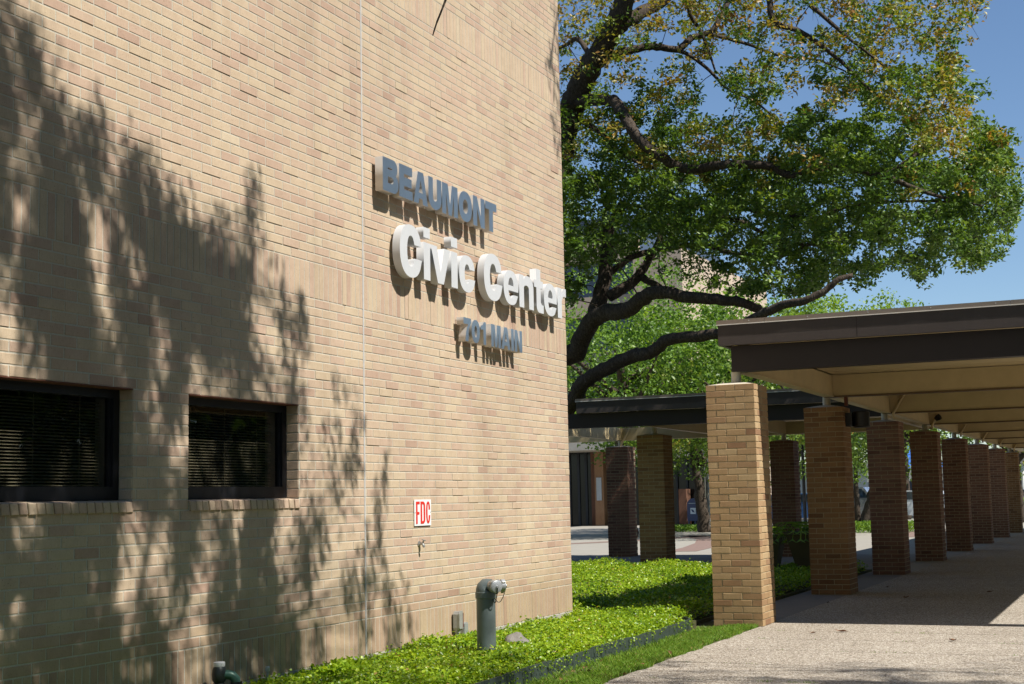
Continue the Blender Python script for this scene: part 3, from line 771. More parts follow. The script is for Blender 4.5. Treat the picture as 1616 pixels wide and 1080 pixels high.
sp = thing('wall_lamp', 'black cylinder downlight on the side of the second canopy column', 'light', (CX[1]+.28, CY, 2.33))
b = MB(); b.box(-.1, .12, -.09, -.001, -.09, .09); b.build('bracket', 'black', sp)
b = MB(); b.lathe((0, -.20, -.11), [(0, .10), (.01, .11), (.21, .11), (.22, .10)], 24); b.build('lamp_shade', 'black', sp, smooth=True)

org2 = (25, 7, 2.65)
cc = thing('cross_canopy', 'dark shaded flat canopy roof running across behind the first column', 'canopy', org2)
fascia(cc, org2, 24.9, 31.75, 4.10, 9.70, 0, skip=('r',))
box_obj('roof_deck', 'concrete', cc, 24.955, 31.69, 4.10, 9.645, 3.02, 3.139, org2)
for i in range(22):
    box_obj('soffit_plank', 'beam_paint', cc, 25.0+i*.303, 25.296+i*.303, 4.10, 9.64, 2.955, 3.015, org2)
box_obj('edge_beam', 'fascia_beam', cc, 25.02, 25.16, 4.10, 13.2, 2.65, 2.924, org2)
box_obj('edge_beam', 'beam_paint', cc, 31.2, 31.34, 4.10, 13.2, 2.65, 2.94, org2)
for y in (4.2, 7.26, 8.51, 11.1): 
    b = MB(); b.box(25.161-org2[0], 31.199-org2[0], y-.05-org2[1], y+.05-org2[1], 2.66-org2[2], 2.94-org2[2]); b.build('beam', 'beam_paint', cc)
b = MB(); b.box(25.02-org2[0], 25.17-org2[0], 8.6-org2[1], 8.7-org2[1], 2.93-org2[2], 2.945-org2[2]); b.build('bracket', 'rust', cc)
b = MB(); b.tube([(31.1-org2[0], 11.05-org2[1], 2.52-org2[2]), (31.1-org2[0], 10.8-org2[1], 2.93-org2[2])], .025, 8); b.build('brace', 'beam_paint', cc, smooth=True)

# ------------------------------------------------------------------ things by the wall
st = thing('fire_hose_connection', 'grey standpipe with two capped hose outlets rising from the ivy', 'standpipe', (*onZ(768, 1022, .15)[:2], 0))
b = MB(); b.lathe((0, 0, 0), [(0, .078), (.50, .078), (.565, .078)], 28); b.build('pipe', 'pipe_grey', st, smooth=True)
b = MB(); b.lathe((0, 0, .545), [(0, .082), (.005, .086), (.05, .086), (.055, .082)], 28)
el = [(0, 0, .59), (0, -.001, .612), (0, -.006, .630), (0, -.016, .642), (0, -.034, .648), (0, -.055, .650)]
b.tube(el, [.082, .082, .080, .072, .058, .052], 24); b.build('elbow', 'pipe_grey', st, smooth=True)
for sx, nm in ((-.60, 'nearer capped outlet'), (.62, 'farther capped outlet')):
    d = unit(np.array([sx, -.80, -.04])); p = np.array([0, -.035, .650])
    b = MB(); b.lathe(p, [(0, .046), (.055, .042), (.06, .050), (.080, .050), (.083, .042), (.095, .042)], 22, d)
    o = b.build('outlet', 'cast_metal', st, smooth=True); o['label'] = nm
    c0 = p+d*.095; b = MB(); b.lathe(c0, [(0, .051), (.03, .051), (.034, .046), (.036, .012), (.05, .010)], 22, d)
    cp = b.build('cap', 'cap_grey', o, smooth=True)
    b = MB()
    for a in (0.6, 2.7, 4.6):
        s1 = unit(np.cross(d, [0, 0, 1])); s2 = np.cross(s1, d); q = c0+d*.015+(s1*math.cos(a)+s2*math.sin(a))*.054
        b.lathe(q-d*.012, [(0, .009), (.024, .009)], 8, d)
    b.build('lug', 'cast_metal', o)
    # little chain
    b = MB(); e0 = c0+d*.05; e1 = p+np.array([0, -.02, -.05]); pts = [e0*(1-t)+e1*t+np.array([0, 0, -.11*math.sin(math.pi*t)]) for t in np.linspace(0, 1, 9)]
    b.tube(pts, .0035, 5); b.build('chain', 'dark_pipe', o)
cb = thing('conduit_box', 'small rusty-edged metal conduit box on a pipe against the wall base', 'box', (11.60, WY, 0))
b = MB(); b.prism([(-.028, .20), (.028, .20), (.034, .22), (.034, .34), (.022, .365), (-.022, .365), (-.034, .34), (-.034, .22)], -.075, -.02); b.build('housing', 'box_grey', cb)
b = MB(); b.prism([(-.03, .212), (.03, .212), (.037, .225), (.037, .345), (.024, .37), (-.024, .37), (-.037, .345), (-.037, .225)], -.085, -.0755); b.build('cover', 'box_grey', cb)
b = MB(); b.box(.030, .041, -.088, -.0855, .225, .35); b.box(.0345, .041, -.0852, -.02, .225, .35); b.build('edge', 'rust', cb)
b = MB(); b.tube([(0, -.045, -.02), (0, -.045, .20)], .019, 12); b.lathe((0, -.045, .175), [(0, .026), (.025, .026)], 12); b.build('pipe', 'box_grey', cb, smooth=True)
cb = thing('junction_box', 'small pale grey electrical box on wall between conduit box and standpipe', 'box', (11.74, WY, 0))
b = MB(); b.box(-.035, .05, -.055, -.002, .02, .255); b.build('housing', 'box_grey', cb)
b = MB(); b.box(-.03, .045, -.062, -.0555, .03, .245); b.build('cover', 'cap_grey', cb)
sg = thing('hose_tap', 'small metal hose tap sticking out of the wall under the FDC sign', 'tap', (10.965, WY, .985))
b = MB(); b.lathe((0, 0, 0), [(0, .024), (.008, .024), (.012, .012), (.045, .012)], 14, (0, -1, 0)); b.build('body', 'cast_metal', sg, smooth=True)
b = MB(); b.tube([(0, -.035, .0), (0, -.045, -.012), (.004, -.05, -.03)], [.012, .012, .011], 10); b.build('spout', 'cast_metal', sg, smooth=True)
b = MB(); b.lathe((0, -.035, .0), [(0, .008), (.03, .007), (.031, .02), (.037, .02)], 12, (.1, -.4, 1)); b.build('handle', 'cast_metal', sg, smooth=True)
GP = onY(346, 1044, 5.62)
gp = thing('green_standpipe', 'green painted elbow pipe with a white cap at the wall foot, bottom left', 'pipe', (GP[0], 5.62, GP[2]-.268))
b = MB(); b.lathe((0, 0, 0), [(-.2, .028), (.10, .028), (.105, .040), (.125, .040), (.13, .032), (.15, .046), (.19, .048), (.225, .042), (.235, .034)], 20); b.build('body', 'dark_pipe', gp, smooth=True)
b = MB(); b.lathe((0, 0, .235), [(0, .036), (.006, .038), (.028, .038), (.03, .03)], 20); b.build('cap', 'white_paint', gp, smooth=True)
b = MB(); s1 = np.array([.55, -.83, 0]); b.tube([s1*.03+np.array([0, 0, .18]), s1*.06+np.array([0, 0, .18]), s1*.085+np.array([0, 0, .172]), s1*.105+np.array([0, 0, .15]), s1*.11+np.array([0, 0, .12])], [.031]*5, 18); b.build('elbow', 'green_pipe', gp, smooth=True)
b = MB(); b.lathe(s1*.11+np.array([0, 0, -.2]), [(0, .034), (.31, .034), (.315, .038), (.335, .038)], 18); b.build('downpipe', 'dark_pipe', gp, smooth=True)
SPK = onY(422, 1056, 5.68)
sh = thing('sprinkler_head', 'tiny white irrigation riser cap poking out of ivy by the wall', 'sprinkler', (SPK[0], 5.68, SPK[2]-.185))
b = MB(); b.lathe((0, 0, 0), [(0, .008), (.17, .008)], 8); b.build('riser', 'cap_grey', sh)
b = MB(); b.lathe((0, 0, .168), [(0, .014), (.004, .017), (.03, .017), (.033, .013)], 12); b.build('cap', 'white_paint', sh, smooth=True)
rk = MB(); import bmesh
bm = bmesh.new(); bmesh.ops.create_icosphere(bm, subdivisions=3, radius=1)
for v in bm.verts:
    n_ = v.co.copy(); k = 1+.18*math.sin(3*n_.x+1)*math.cos(2.6*n_.y)+.09*math.sin(7*n_.y+3*n_.z); v.co = Vector((n_.x*.15*k, n_.y*.11*k, max(-.02, n_.z*.075*k)))
me = bpy.data.meshes.new('rock'); bm.to_mesh(me); bm.free()
rko = link('rock', me, 'rock', None, (*onZ(815, 1014, .13)[:2], .125)); tag(rko, 'flat grey rock lying in the ivy right of the standpipe', 'rock'); rko.rotation_euler = (.1, -.12, .6)

# ------------------------------------------------------------------ ivy, lawn, edging
EDY = 4.27
ed = thing('garden_edging', 'dark green metal edging strip along the ivy bed', 'edging', (10, EDY, 0))
xs = np.arange(-5, 13.9, .9).tolist(); pts = [(x_, EDY+.015*math.sin(x_*1.3)) for x_ in xs]+[(13.95, 4.29), (14.15, 4.33), (14.30, 4.42), (14.36, 4.6)]
for i in range(len(pts)-1):
    (xa, ya), (xb, yb) = pts[i], pts[i+1]; d = unit(np.array([xb-xa, yb-ya])); n_ = np.array([-d[1], d[0]])*.004; b = MB()
    q = [(xa+n_[0], ya+n_[1]), (xa-n_[0], ya-n_[1]), (xb-n_[0]-d[0]*.003, yb-n_[1]-d[1]*.003), (xb+n_[0]-d[0]*.003, yb+n_[1]-d[1]*.003)]
    q = [(a-10, c-EDY) for a, c in q]; zt1 = .115+random.uniform(-.006, .006)
    b.add([(*p, -.1) for p in q]+[(*p, zt1) for p in q], [(0, 1, 2, 3), (4, 5, 6, 7), (0, 1, 5, 4), (1, 2, 6, 5), (2, 3, 7, 6), (3, 0, 4, 7)])
    b.build('strip', 'edging_green', ed)
def inbed(x_, y_):
    a = (x_ < 14.36) & (y_ > 4.325) & (y_ < 5.74)
    c = (x_ >= 14.36) & (x_ < 25.0) & (y_ > 4.46)
    return (a | c) & ~((x_ < 14.52) & (y_ > 5.74)) & ~((x_ > 13.95) & (x_ < 14.36) & (y_ < 4.30+(x_-13.95)*.7))
def bumpy(x_, y_): return np.where(x_ > 15, .07, .035)*np.sin(x_*2.1+y_*1.7)*np.sin(x_*.9-y_*2.6)+.022*np.sin(x_*6.3+2)*np.sin(y_*7.1+x_)
RK = onZ(815, 1014, .13)
def ivy_points(n, x0, x1, y0, y1):
    X_ = rng.uniform(x0, x1, n); Y_ = rng.uniform(y0, y1, n); k = inbed(X_, Y_); X_, Y_ = X_[k], Y_[k]
    e = np.clip((Y_-np.where(X_ < 14.4, 4.27, 4.42))/.12, .25, 1)
    Z_ = (np.where(X_ > 14.4, .115, .092)+bumpy(X_, Y_))*e+rng.normal(0, .020, len(X_))*(1+.8*(rng.random(len(X_)) > .93))+.015
    keep = (np.hypot(X_-RK[0], Y_-RK[1]) > .15) & (np.hypot(X_-st.location.x, Y_-st.location.y) > .08) & (np.hypot(X_-8.02, Y_-5.62) > .06)
    return np.stack([X_, Y_, np.maximum(Z_, .03)], 1)[keep]
P1 = ivy_points(95000, 6.8, 12.2, 4.25, 5.75); P2 = ivy_points(56000, 12.2, 15.2, 4.25, 7.5); P3 = ivy_points(100000, 15.2, 25.0, 4.4, 11)
b = MB(); b.box(-6, 14.36, 4.33, 5.73, -.1, .075); b.box(14.52, 24.95, 4.5, 12, -.1, .075)
PP = np.concatenate([P1, P2, P3]); sz = np.where(PP[:, 0] > 15, .036, .027)*rng.uniform(.7, 1.3, len(PP))
clump = .5+.5*np.sin(PP[:, 0]*3.1+1)*np.sin(PP[:, 1]*4.3+PP[:, 0])
tn = np.clip(rng.normal(.42, .2, len(PP))+.2*(clump-.5)+(rng.random(len(PP)) > .965)*.5, 0, 1)
iv = leaves('ivy_bed', PP, sz, tn, 'ivy_leaf', None, flat=.55, fold=.35, aspect=.8)
P4 = ivy_points(14000, -3, 6.8, 4.25, 5.75)
leaves('ivy_bed', P4, .06, np.clip(rng.normal(.42, .2, len(P4)), 0, 1), 'ivy_leaf', None, flat=.55, fold=.35, aspect=.8)
b.build('ivy_stems', 'soil')['kind'] = 'stuff'
# trailing tendrils over the edging
tp = []
for i in range(130):
    x_ = random.uniform(7, 14); n_ = random.randint(2, 7)
    for k in range(n_): tp.append((x_+random.gauss(0, .012), EDY-.015+random.uniform(-.02, .01), .12-k*.016))
tp = np.array(tp); leaves('ivy_tendrils', tp, .022, np.clip(rng.normal(.35, .2, len(tp)), 0, 1), 'ivy_leaf', None, .2, .3, .75)
# a taller weed growing in the ivy
wc = onZ(540, 1050, .2)
wp_ = np.array([wc[0], wc[1], .16])+rng.normal(0, 1, (420, 3)).clip(-1.6, 1.6)*np.array([.10, .06, .03])
wd_ = leaves('leafy_weed', wp_, .06, np.clip(rng.normal(.5, .15, 420), 0, .85), 'ivy_leaf', None, .3, .3, .6, kind=None); tag(wd_, 'taller leafy weed standing out of the ivy beside the wall', 'plant')
# lawn blades
def blades(name, X_, Y_, h, wdt, tint, mat='grass_blade'):
    n = len(X_); a = rng.uniform(0, 2*math.pi, n); ln = rng.uniform(.2, .9, n)*h; la = rng.uniform(0, 2*math.pi, n)
    dx, dy = np.cos(a)*wdt, np.sin(a)*wdt; Z_ = np.full(n, -.006)
    v0 = np.stack([X_-dx, Y_-dy, Z_], 1); v1 = np.stack([X_+dx, Y_+dy, Z_], 1)
    v2 = np.stack([X_+dx*.6+np.cos(la)*ln*.35, Y_+dy*.6+np.sin(la)*ln*.35, Z_+h*.6], 1)
    v3 = np.stack([X_+np.cos(la)*ln, Y_+np.sin(la)*ln, Z_+h], 1)
    V = np.stack([v0, v1, v2, v3], 1).reshape(-1, 3); i = np.arange(n)[:, None]*4; F = np.concatenate([i, i+1, i+2, i+3], 1)
    o = link(name, arrmesh(name, V, F, tint), mat); o['kind'] = 'stuff'; return o
n = 60000; X_ = rng.uniform(7, 14.9, n); Y_ = rng.uniform(PE-.03, 4.26, n)
edge = PE+.03*np.sin(X_*5)+.02*np.sin(X_*13+1); bare = (np.sin(X_*1.9+.5)*np.sin(Y_*7+X_)+rng.normal(0, .45, n) > .78) | ((Y_ > 4.08) & (rng.random(n) > .35))
k = (Y_ > edge) & ~bare & ~((X_ > 14.25) & (Y_ > 4.3-(X_-14.2))) & (X_ < 14.58-(.0))
X_, Y_ = X_[k], Y_[k]
blades('lawn', X_, Y_, rng.uniform(.02, .05, len(X_)), .0022, np.clip(rng.normal(.5, .22, len(X_)), 0, 1))
# tufts in the joints of the paving
tx = []; 
for jx in joints[5:10]:
    for q in range(26):
        yy = random.uniform(.3, 3.7); m_ = random.randint(3, 16)
        if random.random() < .5: continue
        for _ in range(m_): tx.append((jx+random.gauss(0, .006), yy+random.gauss(0, .03)))
tx = np.array(tx); blades('joint_weeds', tx[:, 0], tx[:, 1], rng.uniform(.008, .022, len(tx)), .002, np.clip(rng.normal(.5, .25, len(tx)), 0, 1))
# fallen leaves
def fallen(name, pts, size):
    for (x_, y_, lb) in pts:
        b = MB(); a = random.uniform(0, 6.28); s = size*random.uniform(.8, 1.3); c_, s_ = math.cos(a), math.sin(a)
        q = [(-1, 0, .1), (-.3, .42, .35), (.5, .36, .2), (1, 0, .45), (.45, -.4, .22), (-.35, -.38, .3), (0, 0, .05)]
        b.add([((u*c_-v*s_)*s, (u*s_+v*c_)*s, w_*s+.001) for u, v, w_ in q], [(0, 6, 1), (1, 6, 2), (2, 6, 3), (3, 6, 4), (4, 6, 5), (5, 6, 0)])
        o = b.build(name, 'deadleaf', None, (x_, y_, 0.002), smooth=None); tag(o, lb, 'leaf', 'fallen brown leaves on the paving')
g = lambda x_, y_: onZ(x_, y_)[:2]
fallen('fallen_leaf', [(*g(1328, 998), 'largest curled brown leaf on sunlit paving in front of the canopy'), (*g(1504, 1012), 'small brown leaf on sunlit paving near right edge'), (*g(1282, 1000), 'small reddish leaf left of the large curled leaf'),
   (*g(1430, 944), 'brown leaf on shaded paving under the canopy, middle one'), (*g(1562, 935), 'brown leaf on shaded paving near the sun patch'), (*g(1400, 927), 'small dark leaf nearest the third column'), (*g(1306, 952), 'dark leaf on shaded smooth strip beside the second column')], .05)
lp = []
for i in range(150): lp.append((random.uniform(8, 12.5), random.uniform(PE, 4.2), .012))
lp = np.array(lp); o = leaves('leaf_litter', lp, rng.uniform(.03, .06, len(lp)), rng.random(len(lp)), 'deadleaf', None, .8, .3, .5)

# ------------------------------------------------------------------ trees
def smooth_path(pts, k=5):
    pts = [np.array(p, float) for p in pts]; P = [2*pts[0]-pts[1]]+pts+[2*pts[-1]-pts[-2]]; out = []
    for i in range(1, len(P)-2):
        for t in np.linspace(0, 1, k, endpoint=False):
            p0, p1, p2, p3 = P[i-1:i+3]
            out.append(.5*((2*p1)+(-p0+p2)*t+(2*p0-5*p1+4*p2-p3)*t*t+(-p0+3*p1-3*p2+p3)*t**3))
    out.append(pts[-1]); return out
def limb(b, pts, r0, r1, n=12, jit=.07, wob=.25):
    sp_ = smooth_path(pts, 6); m = len(sp_); rr = [r0+(r1-r0)*(i/(m-1)) for i in range(m)]
    sp_ = [p+np.array([random.gauss(0, 1) for _ in range(3)])*rr[i]*wob*(0 if i in (0, m-1) else 1)*.35 for i, p in enumerate(sp_)]
    b.tube(sp_, rr, n, True, .5, jit); return sp_, rr
def pxl(lst): return [onX(a, c, d) for a, c, d in lst]
oak = thing('oak_tree', 'big spreading live oak with dark limbs behind the building corner', 'tree', (27.5, 12.3, 0))
IO = Matrix.Translation((-27.5, -12.3, 0))
skel = []   # (point) for attaching twigs
TR = (27.5, 12.3, 0)
limbs = [
 ('trunk', [(27.5, 12.3, -.1), (27.4, 12.2, 1.5), (27.2, 11.8, 3.0), (27, 11.4, 4.2)], .52, .42),
 ('branch', [(27.2, 11.8, 3.0), (26.8, 11.7, 4.8)]+pxl([(872, 270, 26.5), (888, 208, 26.5), (908, 158, 26.3), (935, 100, 26), (965, 50, 25.8), (985, 0, 25.6), (992, -60, 25.5)]), .34, .17),
 ('branch', pxl([(958, 62, 26), (985, 38, 26), (1012, 20, 26.3), (1045, 2, 26.8), (1075, -40, 27.4)]), .16, .10),
 ('branch', pxl([(912, 162, 26.2), (940, 158, 26), (968, 160, 25.6), (988, 188, 25.2), (1008, 220, 25), (1045, 248, 25), (1082, 266, 25.2), (1150, 260, 25.2), (1215, 262, 25.4), (1245, 276, 25.4), (1290, 264, 25.4), (1345, 268, 25.5), (1392, 276, 25.5), (1430, 256, 25.5), (1458, 234, 25.6)]), .13, .035),
 ('branch', [(27, 11.4, 4.2)]+pxl([(905, 560, 26.6), (925, 522, 26.3), (950, 495, 26), (985, 491, 25.6), (1012, 473, 25.4), (1040, 461, 25.2), (1080, 468, 25.2), (1140, 474, 25.2), (1178, 480, 25.2), (1205, 492, 25.4)]), .21, .07),
 ('branch', pxl([(938, 505, 26.3), (950, 455, 26.5), (958, 405, 26.7), (960, 365, 27), (985, 320, 27.3)]), .17, .09),
 ('branch', pxl([(962, 468, 26.3), (990, 452, 26.6), (1010, 432, 26.8), (1025, 408, 27), (1036, 388, 27.2), (1050, 350, 27.5)]), .12, .05),
 ('branch', pxl([(1008, 436, 26.8), (1035, 450, 26.6), (1062, 466, 26.4)]), .08, .05),
 ('branch', pxl([(965, 430, 27), (1000, 405, 27.2), (1060, 390, 27.5), (1110, 388, 27.6), (1160, 400, 27.7), (1230, 405, 28), (1290, 380, 28)]), .07, .03),
 ('branch', [(27.4, 12.0, 2.0)]+pxl([(900, 640, 26.4), (922, 603, 26), (960, 580, 25.8), (1000, 562, 25.6), (1030, 555, 25.4), (1055, 536, 25.2), (1100, 531, 25), (1150, 524, 24.8), (1195, 500, 24.6), (1235, 482, 24.4), (1270, 475, 24.2), (1300, 460, 24.2), (1322, 442, 24.2), (1345, 435, 24.3)]), .165, .04),
 ('branch', pxl([(935, 92, 26.1), (912, 62, 26.6), (895, 70, 27), (870, 82, 27.5)]), .06, .035),
 ('branch', pxl([(950, 92, 26), (1000, 78, 26.4), (1030, 74, 26.6), (1068, 78, 26.8), (1092, 60, 27), (1122, 50, 27.2), (1142, 18, 27.5), (1160, -20, 28)]), .09, .045),
 ('branch', pxl([(1068, 78, 26.8), (1095, 92, 26.8), (1120, 112, 26.9), (1150, 142, 27), (1190, 160, 27.2), (1240, 200, 27.5)]), .045, .015),
 ('branch', pxl([(1084, -20, 26), (1090, 25, 26.2), (1105, 48, 26.4), (1118, 80, 26.5), (1128, 110, 26.5)]), .05, .02),
 ('branch', pxl([(1212, -10, 25), (1222, 35, 25), (1258, 48, 25.2), (1290, 68, 25.3), (1330, 100, 25.5), (1360, 130, 25.6), (1395, 160, 25.8)]), .06, .02),
 ('branch', pxl([(1278, 8, 26), (1310, 35, 26), (1345, 65, 26), (1390, 100, 26.2), (1440, 140, 26.5)]), .045, .015),
 ('branch', pxl([(910, 188, 26.4), (945, 208, 26.6), (985, 245, 26.8), (1030, 265, 27), (1090, 290, 27.3)]), .06, .03),
 ('branch', pxl([(1122, 55, 27), (1180, 70, 27.4), (1230, 88, 27.8), (1290, 95, 28), (1350, 120, 28.3)]), .04, .015),
 ('branch', pxl([(1395, 276, 25.5), (1450, 300, 25.4), (1500, 315, 25.3), (1550, 325, 25.3)]), .05, .015),
 ('branch', pxl([(1180, 330, 27.5), (1280, 345, 27), (1340, 325, 26.8), (1420, 318, 26.6), (1500, 318, 26.4)]), .05, .02),
 ('branch', pxl([(1045, 360, 27.5), (1150, 345, 27.6), (1230, 380, 27.8), (1310, 385, 28), (1380, 370, 28)]), .06, .02),
 ('branch', [(27.3, 12.1, 2.6), (28.5, 13.6, 5.5), (29.5, 14.8, 8.5)], .3, .12),
 ('branch', pxl([(992, -60, 25.5), (1100, -110, 25.5), (1250, -120, 25.2), (1400, -60, 25)]), .18, .06),
]
for i, (nm, pts, r0, r1) in enumerate(limbs):
    b = MB(); pth, rr = limb(b, pts, r0, r1, 14 if r0 > .1 else 8)
    o = b.build(nm, 'bark', oak, smooth=None); o.matrix_parent_inverse = IO
    o.data.polygons.foreach_set('use_smooth', [True]*len(o.data.polygons))
    skel += [(p, r) for p, r in zip(pth, rr) if p[2] > 3.6]
SKP = np.array([p for p, r in skel]); SKR = np.array([r for p, r in skel])
def inpoly(x_, y_, poly):
    c = np.zeros(len(x_), bool); n = len(poly)
    for i in range(n):
        (x1, y1), (x2, y2) = poly[i], poly[(i+1) % n]
        k = ((y1 > y_) != (y2 > y_)); 
        with np.errstate(divide='ignore', invalid='ignore'): xi = (x2-x1)*(y_-y1)/(y2-y1+1e-12)+x1
        c ^= k & (x_ < xi)
    return c
crown = [(780, -260), (1480, -260), (1545, -120), (1550, 0), (1530, 40), (1545, 62), (1528, 90), (1500, 105), (1525, 130), (1555, 140), (1540, 165), (1520, 180), (1565, 200), (1590, 215), (1600, 260), (1612, 300), (1598, 350), (1590, 395), (1560, 410), (1520, 425), (1500, 400), (1460, 448), (1440, 430), (1405, 425), (1390, 420), (1362, 460), (1335, 440), (1300, 455), (1240, 470), (1180, 465), (1110, 445), (1080, 440), (1040, 425), (1020, 390), (985, 405), (940, 425), (900, 480), (780, 480)]
holes = [(1120, 175, 34, 16), (1155, 150, 26, 20), (1110, 140, 30, 14), (1235, 165, 40, 18), (1060, 60, 34, 22), (1160, 90, 34, 22), (1040, 90, 30, 24), (1275, 150, 30, 20), (990, 150, 26, 18), (1010, 10, 22, 12), (1290, 30, 36, 14), (1345, 300, 26, 14), (1290, 300, 22, 10), (1440, 380, 20, 10), (1240, 420, 30, 8), (930, 260, 20, 12), (1440, 95, 26, 14), (1330, 180, 24, 12), (1470, 350, 16, 10), (1500, 250, 14, 9), (1075, 412, 34, 22), (1400, 200, 12, 9), (900, 140, 20, 14), (1010, 430, 24, 16), (1400, 400, 22, 12), (1350, 405, 22, 12)]
def sample_crown(n, xr0, xr1):
    x_ = rng.uniform(780, 1620, n); y_ = rng.uniform(-260, 490, n); k = inpoly(x_, y_, crown)
    for hx, hy, ha, hb in holes: k &= (((x_-hx)/ha)**2+((y_-hy)/hb)**2 > 1) | (rng.random(n) < .10)
    top = y_ < 235-.10*(x_-900)
    k &= ~(top & (rng.random(n) < .46)); k &= ~((y_ > 415) & (x_ < 1200) & (rng.random(n) < .45)); k &= ~((y_ < -20) & (rng.random(n) < .45))
    x_, y_ = x_[k], y_[k]; d = rng.uniform(xr0, xr1, len(x_))
    return x_, y_, np.array([onX(a, c, e) for a, c, e in zip(x_, y_, d)])
cx_, cy_, CP = sample_crown(6700, 24.4, 30.5)
CP = CP[:]
yell = np.clip(1.12-(cy_+.14*(cx_-900))/260, 0, 1)
yell = np.maximum(yell, np.exp(-((cx_-1500)/60)**2-((cy_-180)/70)**2)*.95); yell = np.maximum(yell, np.exp(-((cx_-1150)/120)**2-((cy_-225)/45)**2)*.7)
# twigs: each clump joins the nearest limb or already joined clump
tw = MB()
d0 = np.min(np.linalg.norm(SKP[None, ::2]-CP[:, None], axis=2), axis=1); od = np.argsort(d0)
nodes = np.concatenate([SKP, np.zeros((len(CP), 3))]); nr = np.concatenate([np.minimum(SKR, .03), np.zeros(len(CP))]); nn_ = len(SKP)
for j0 in od:
    p = CP[j0]; dd = np.linalg.norm(nodes[:nn_]-p, axis=1); j = int(np.argmin(dd)); q = nodes[j]; L_ = dd[j]
    if L_ < 1.6 and L_ > .05 and nr[j] > .002:
        r_ = min(max(nr[j]*.72, .0035), .004+.012*max(L_, .5)); mid = (p+q)/2+rng.normal(0, .09*L_, 3)+np.array([0, 0, .05*L_])
        tw.tube([q, mid, p], [r_, r_*.8, max(.003, r_*.6)], 4, False); nodes[nn_] = p; nr[nn_] = r_*.85; nn_ += 1
for p in CP:   # fine hanging twigs
    if random.random() < .6 or p[2] < 7.2: continue
    e = p+rng.normal(0, .16, 3)+np.array([0, 0, -.12]); tw.tube([p, (p+e)/2+rng.normal(0, .05, 3), e], [.006, .004, .002], 3, False)
o = tw.build('twigs', 'bark', oak, smooth=None, kind='stuff'); o.matrix_parent_inverse = IO
def clumps(C_, R_, n_each, flatness=.75):
    n = len(C_); idx = np.repeat(np.arange(n), n_each); d = unit(rng.normal(size=(len(idx), 3))); r = rng.random(len(idx))**.45
    return idx, C_[idx]+d*r[:, None]*R_[idx][:, None]*np.array([1, 1, flatness])
R_ = rng.uniform(.12, .32, len(CP)); cnt = np.where(yell > .5, 34, 60); cnt = (cnt*rng.uniform(.5, 1.3, len(CP))).astype(int)
idx, LP = clumps(CP, R_, cnt)
tb = np.clip(rng.normal(.28, .10, len(CP)), 0, .6); tb = np.where(rng.random(len(CP)) < yell*.92, rng.normal(.74, .09, len(CP)), tb)
tl = np.clip(tb[idx]+rng.normal(0, .08, len(idx)), 0, 1)
o = leaves('foliage', LP, rng.uniform(.06, .125, len(LP)), tl, 'oak_leaf', oak, flat=.35, fold=.3, aspect=.55); o.matrix_parent_inverse = IO

def bgtree(name, base, h, rad, n, mat, label, leaf=.14, trunk_r=.2, lean=(0, 0), zc=.62, zr=.38, tintm=.5, fork=None, group=None, cl=(.4, .8), ne=40):
    t = thing(name, label, 'tree', base, group); b = MB()
    top = np.array([lean[0], lean[1], h*zc]); mid = top*.5+np.array([random.gauss(0, .12), random.gauss(0, .12), 0]); mid[0] -= lean[0]*.15
    b.tube(smooth_path([(0, 0, -.1), (0.02, 0.0, .25), mid, top], 5), [trunk_r*1.5, trunk_r*1.15]+[trunk_r]*9+[trunk_r*.8]*4+[trunk_r*.6], 12, True, .5, .06) if False else limb(b, [(0, 0, -.1), tuple(mid*.5), tuple(mid), tuple(top)], trunk_r*1.25, trunk_r*.6, 10)
    for k in range(9):
        a = random.uniform(0, 6.28); st_ = mid+(top-mid)*random.uniform(0, .9); e = top+np.array([math.cos(a)*rad*.7, math.sin(a)*rad*.7, random.uniform(-.1, .35)*h*zr])
        limb(b, [st_, (st_+e)/2+np.array([0, 0, .1]), e], trunk_r*.5, .03, 7)
    o = b.build('trunk', 'bark', t, smooth=None); o.data.polygons.foreach_set('use_smooth', [True]*len(o.data.polygons))
    d = unit(rng.normal(size=(n, 3))); r = rng.random(n)**.4
    cc_ = top+np.array([0, 0, h*.02])+d*r[:, None]*np.array([rad, rad, h*zr])
    cc_ = cc_[cc_[:, 2] > h*.22]
    # uneven outline
    k = (np.sin(cc_[:, 0]*1.3+base[0])*np.sin(cc_[:, 1]*1.1+base[1])*np.sin(cc_[:, 2]*1.7) < .42); cc_ = cc_[k]
    i2, lp_ = clumps(cc_, rng.uniform(cl[0], cl[1], len(cc_)), ne)
    tt = np.clip(rng.normal(tintm, .16, len(cc_))[i2]+rng.normal(0, .08, len(i2)), 0, 1)
    leaves('foliage', lp_, rng.uniform(.7, 1.3, len(lp_))*leaf, tt, mat, t, .25, .3, .6); return t
def at(px, py, X): p = onX(px, py, X); return (float(p[0]), float(p[1]), 0)
BG = 'bright green trees beyond the canopies'
bgtree('leafy_tree', at(985, 600, 46), 9.5, 4.2, 330, 'fresh_leaf', 'bright green tree behind the lowest oak limb, beside the building corner', .15, .25, group=BG, tintm=.35)
bgtree('leafy_tree', at(1040, 600, 48), 8.6, 4.0, 330, 'fresh_leaf', 'bright green tree rising between oak limbs left of the canopy corner', .15, .25, group=BG, tintm=.4)
bgtree('leafy_tree', at(1180, 560, 56), 9.9, 4.4, 480, 'fresh_leaf', 'yellow-green tree top just over the left end of the canopy roof', .17, .25, group=BG, tintm=.55)
bgtree('leafy_tree', at(1310, 560, 66), 10.2, 3.8, 420, 'fresh_leaf', 'yellow-green tree top above the middle of the canopy roof', .17, .22, group=BG, tintm=.7)
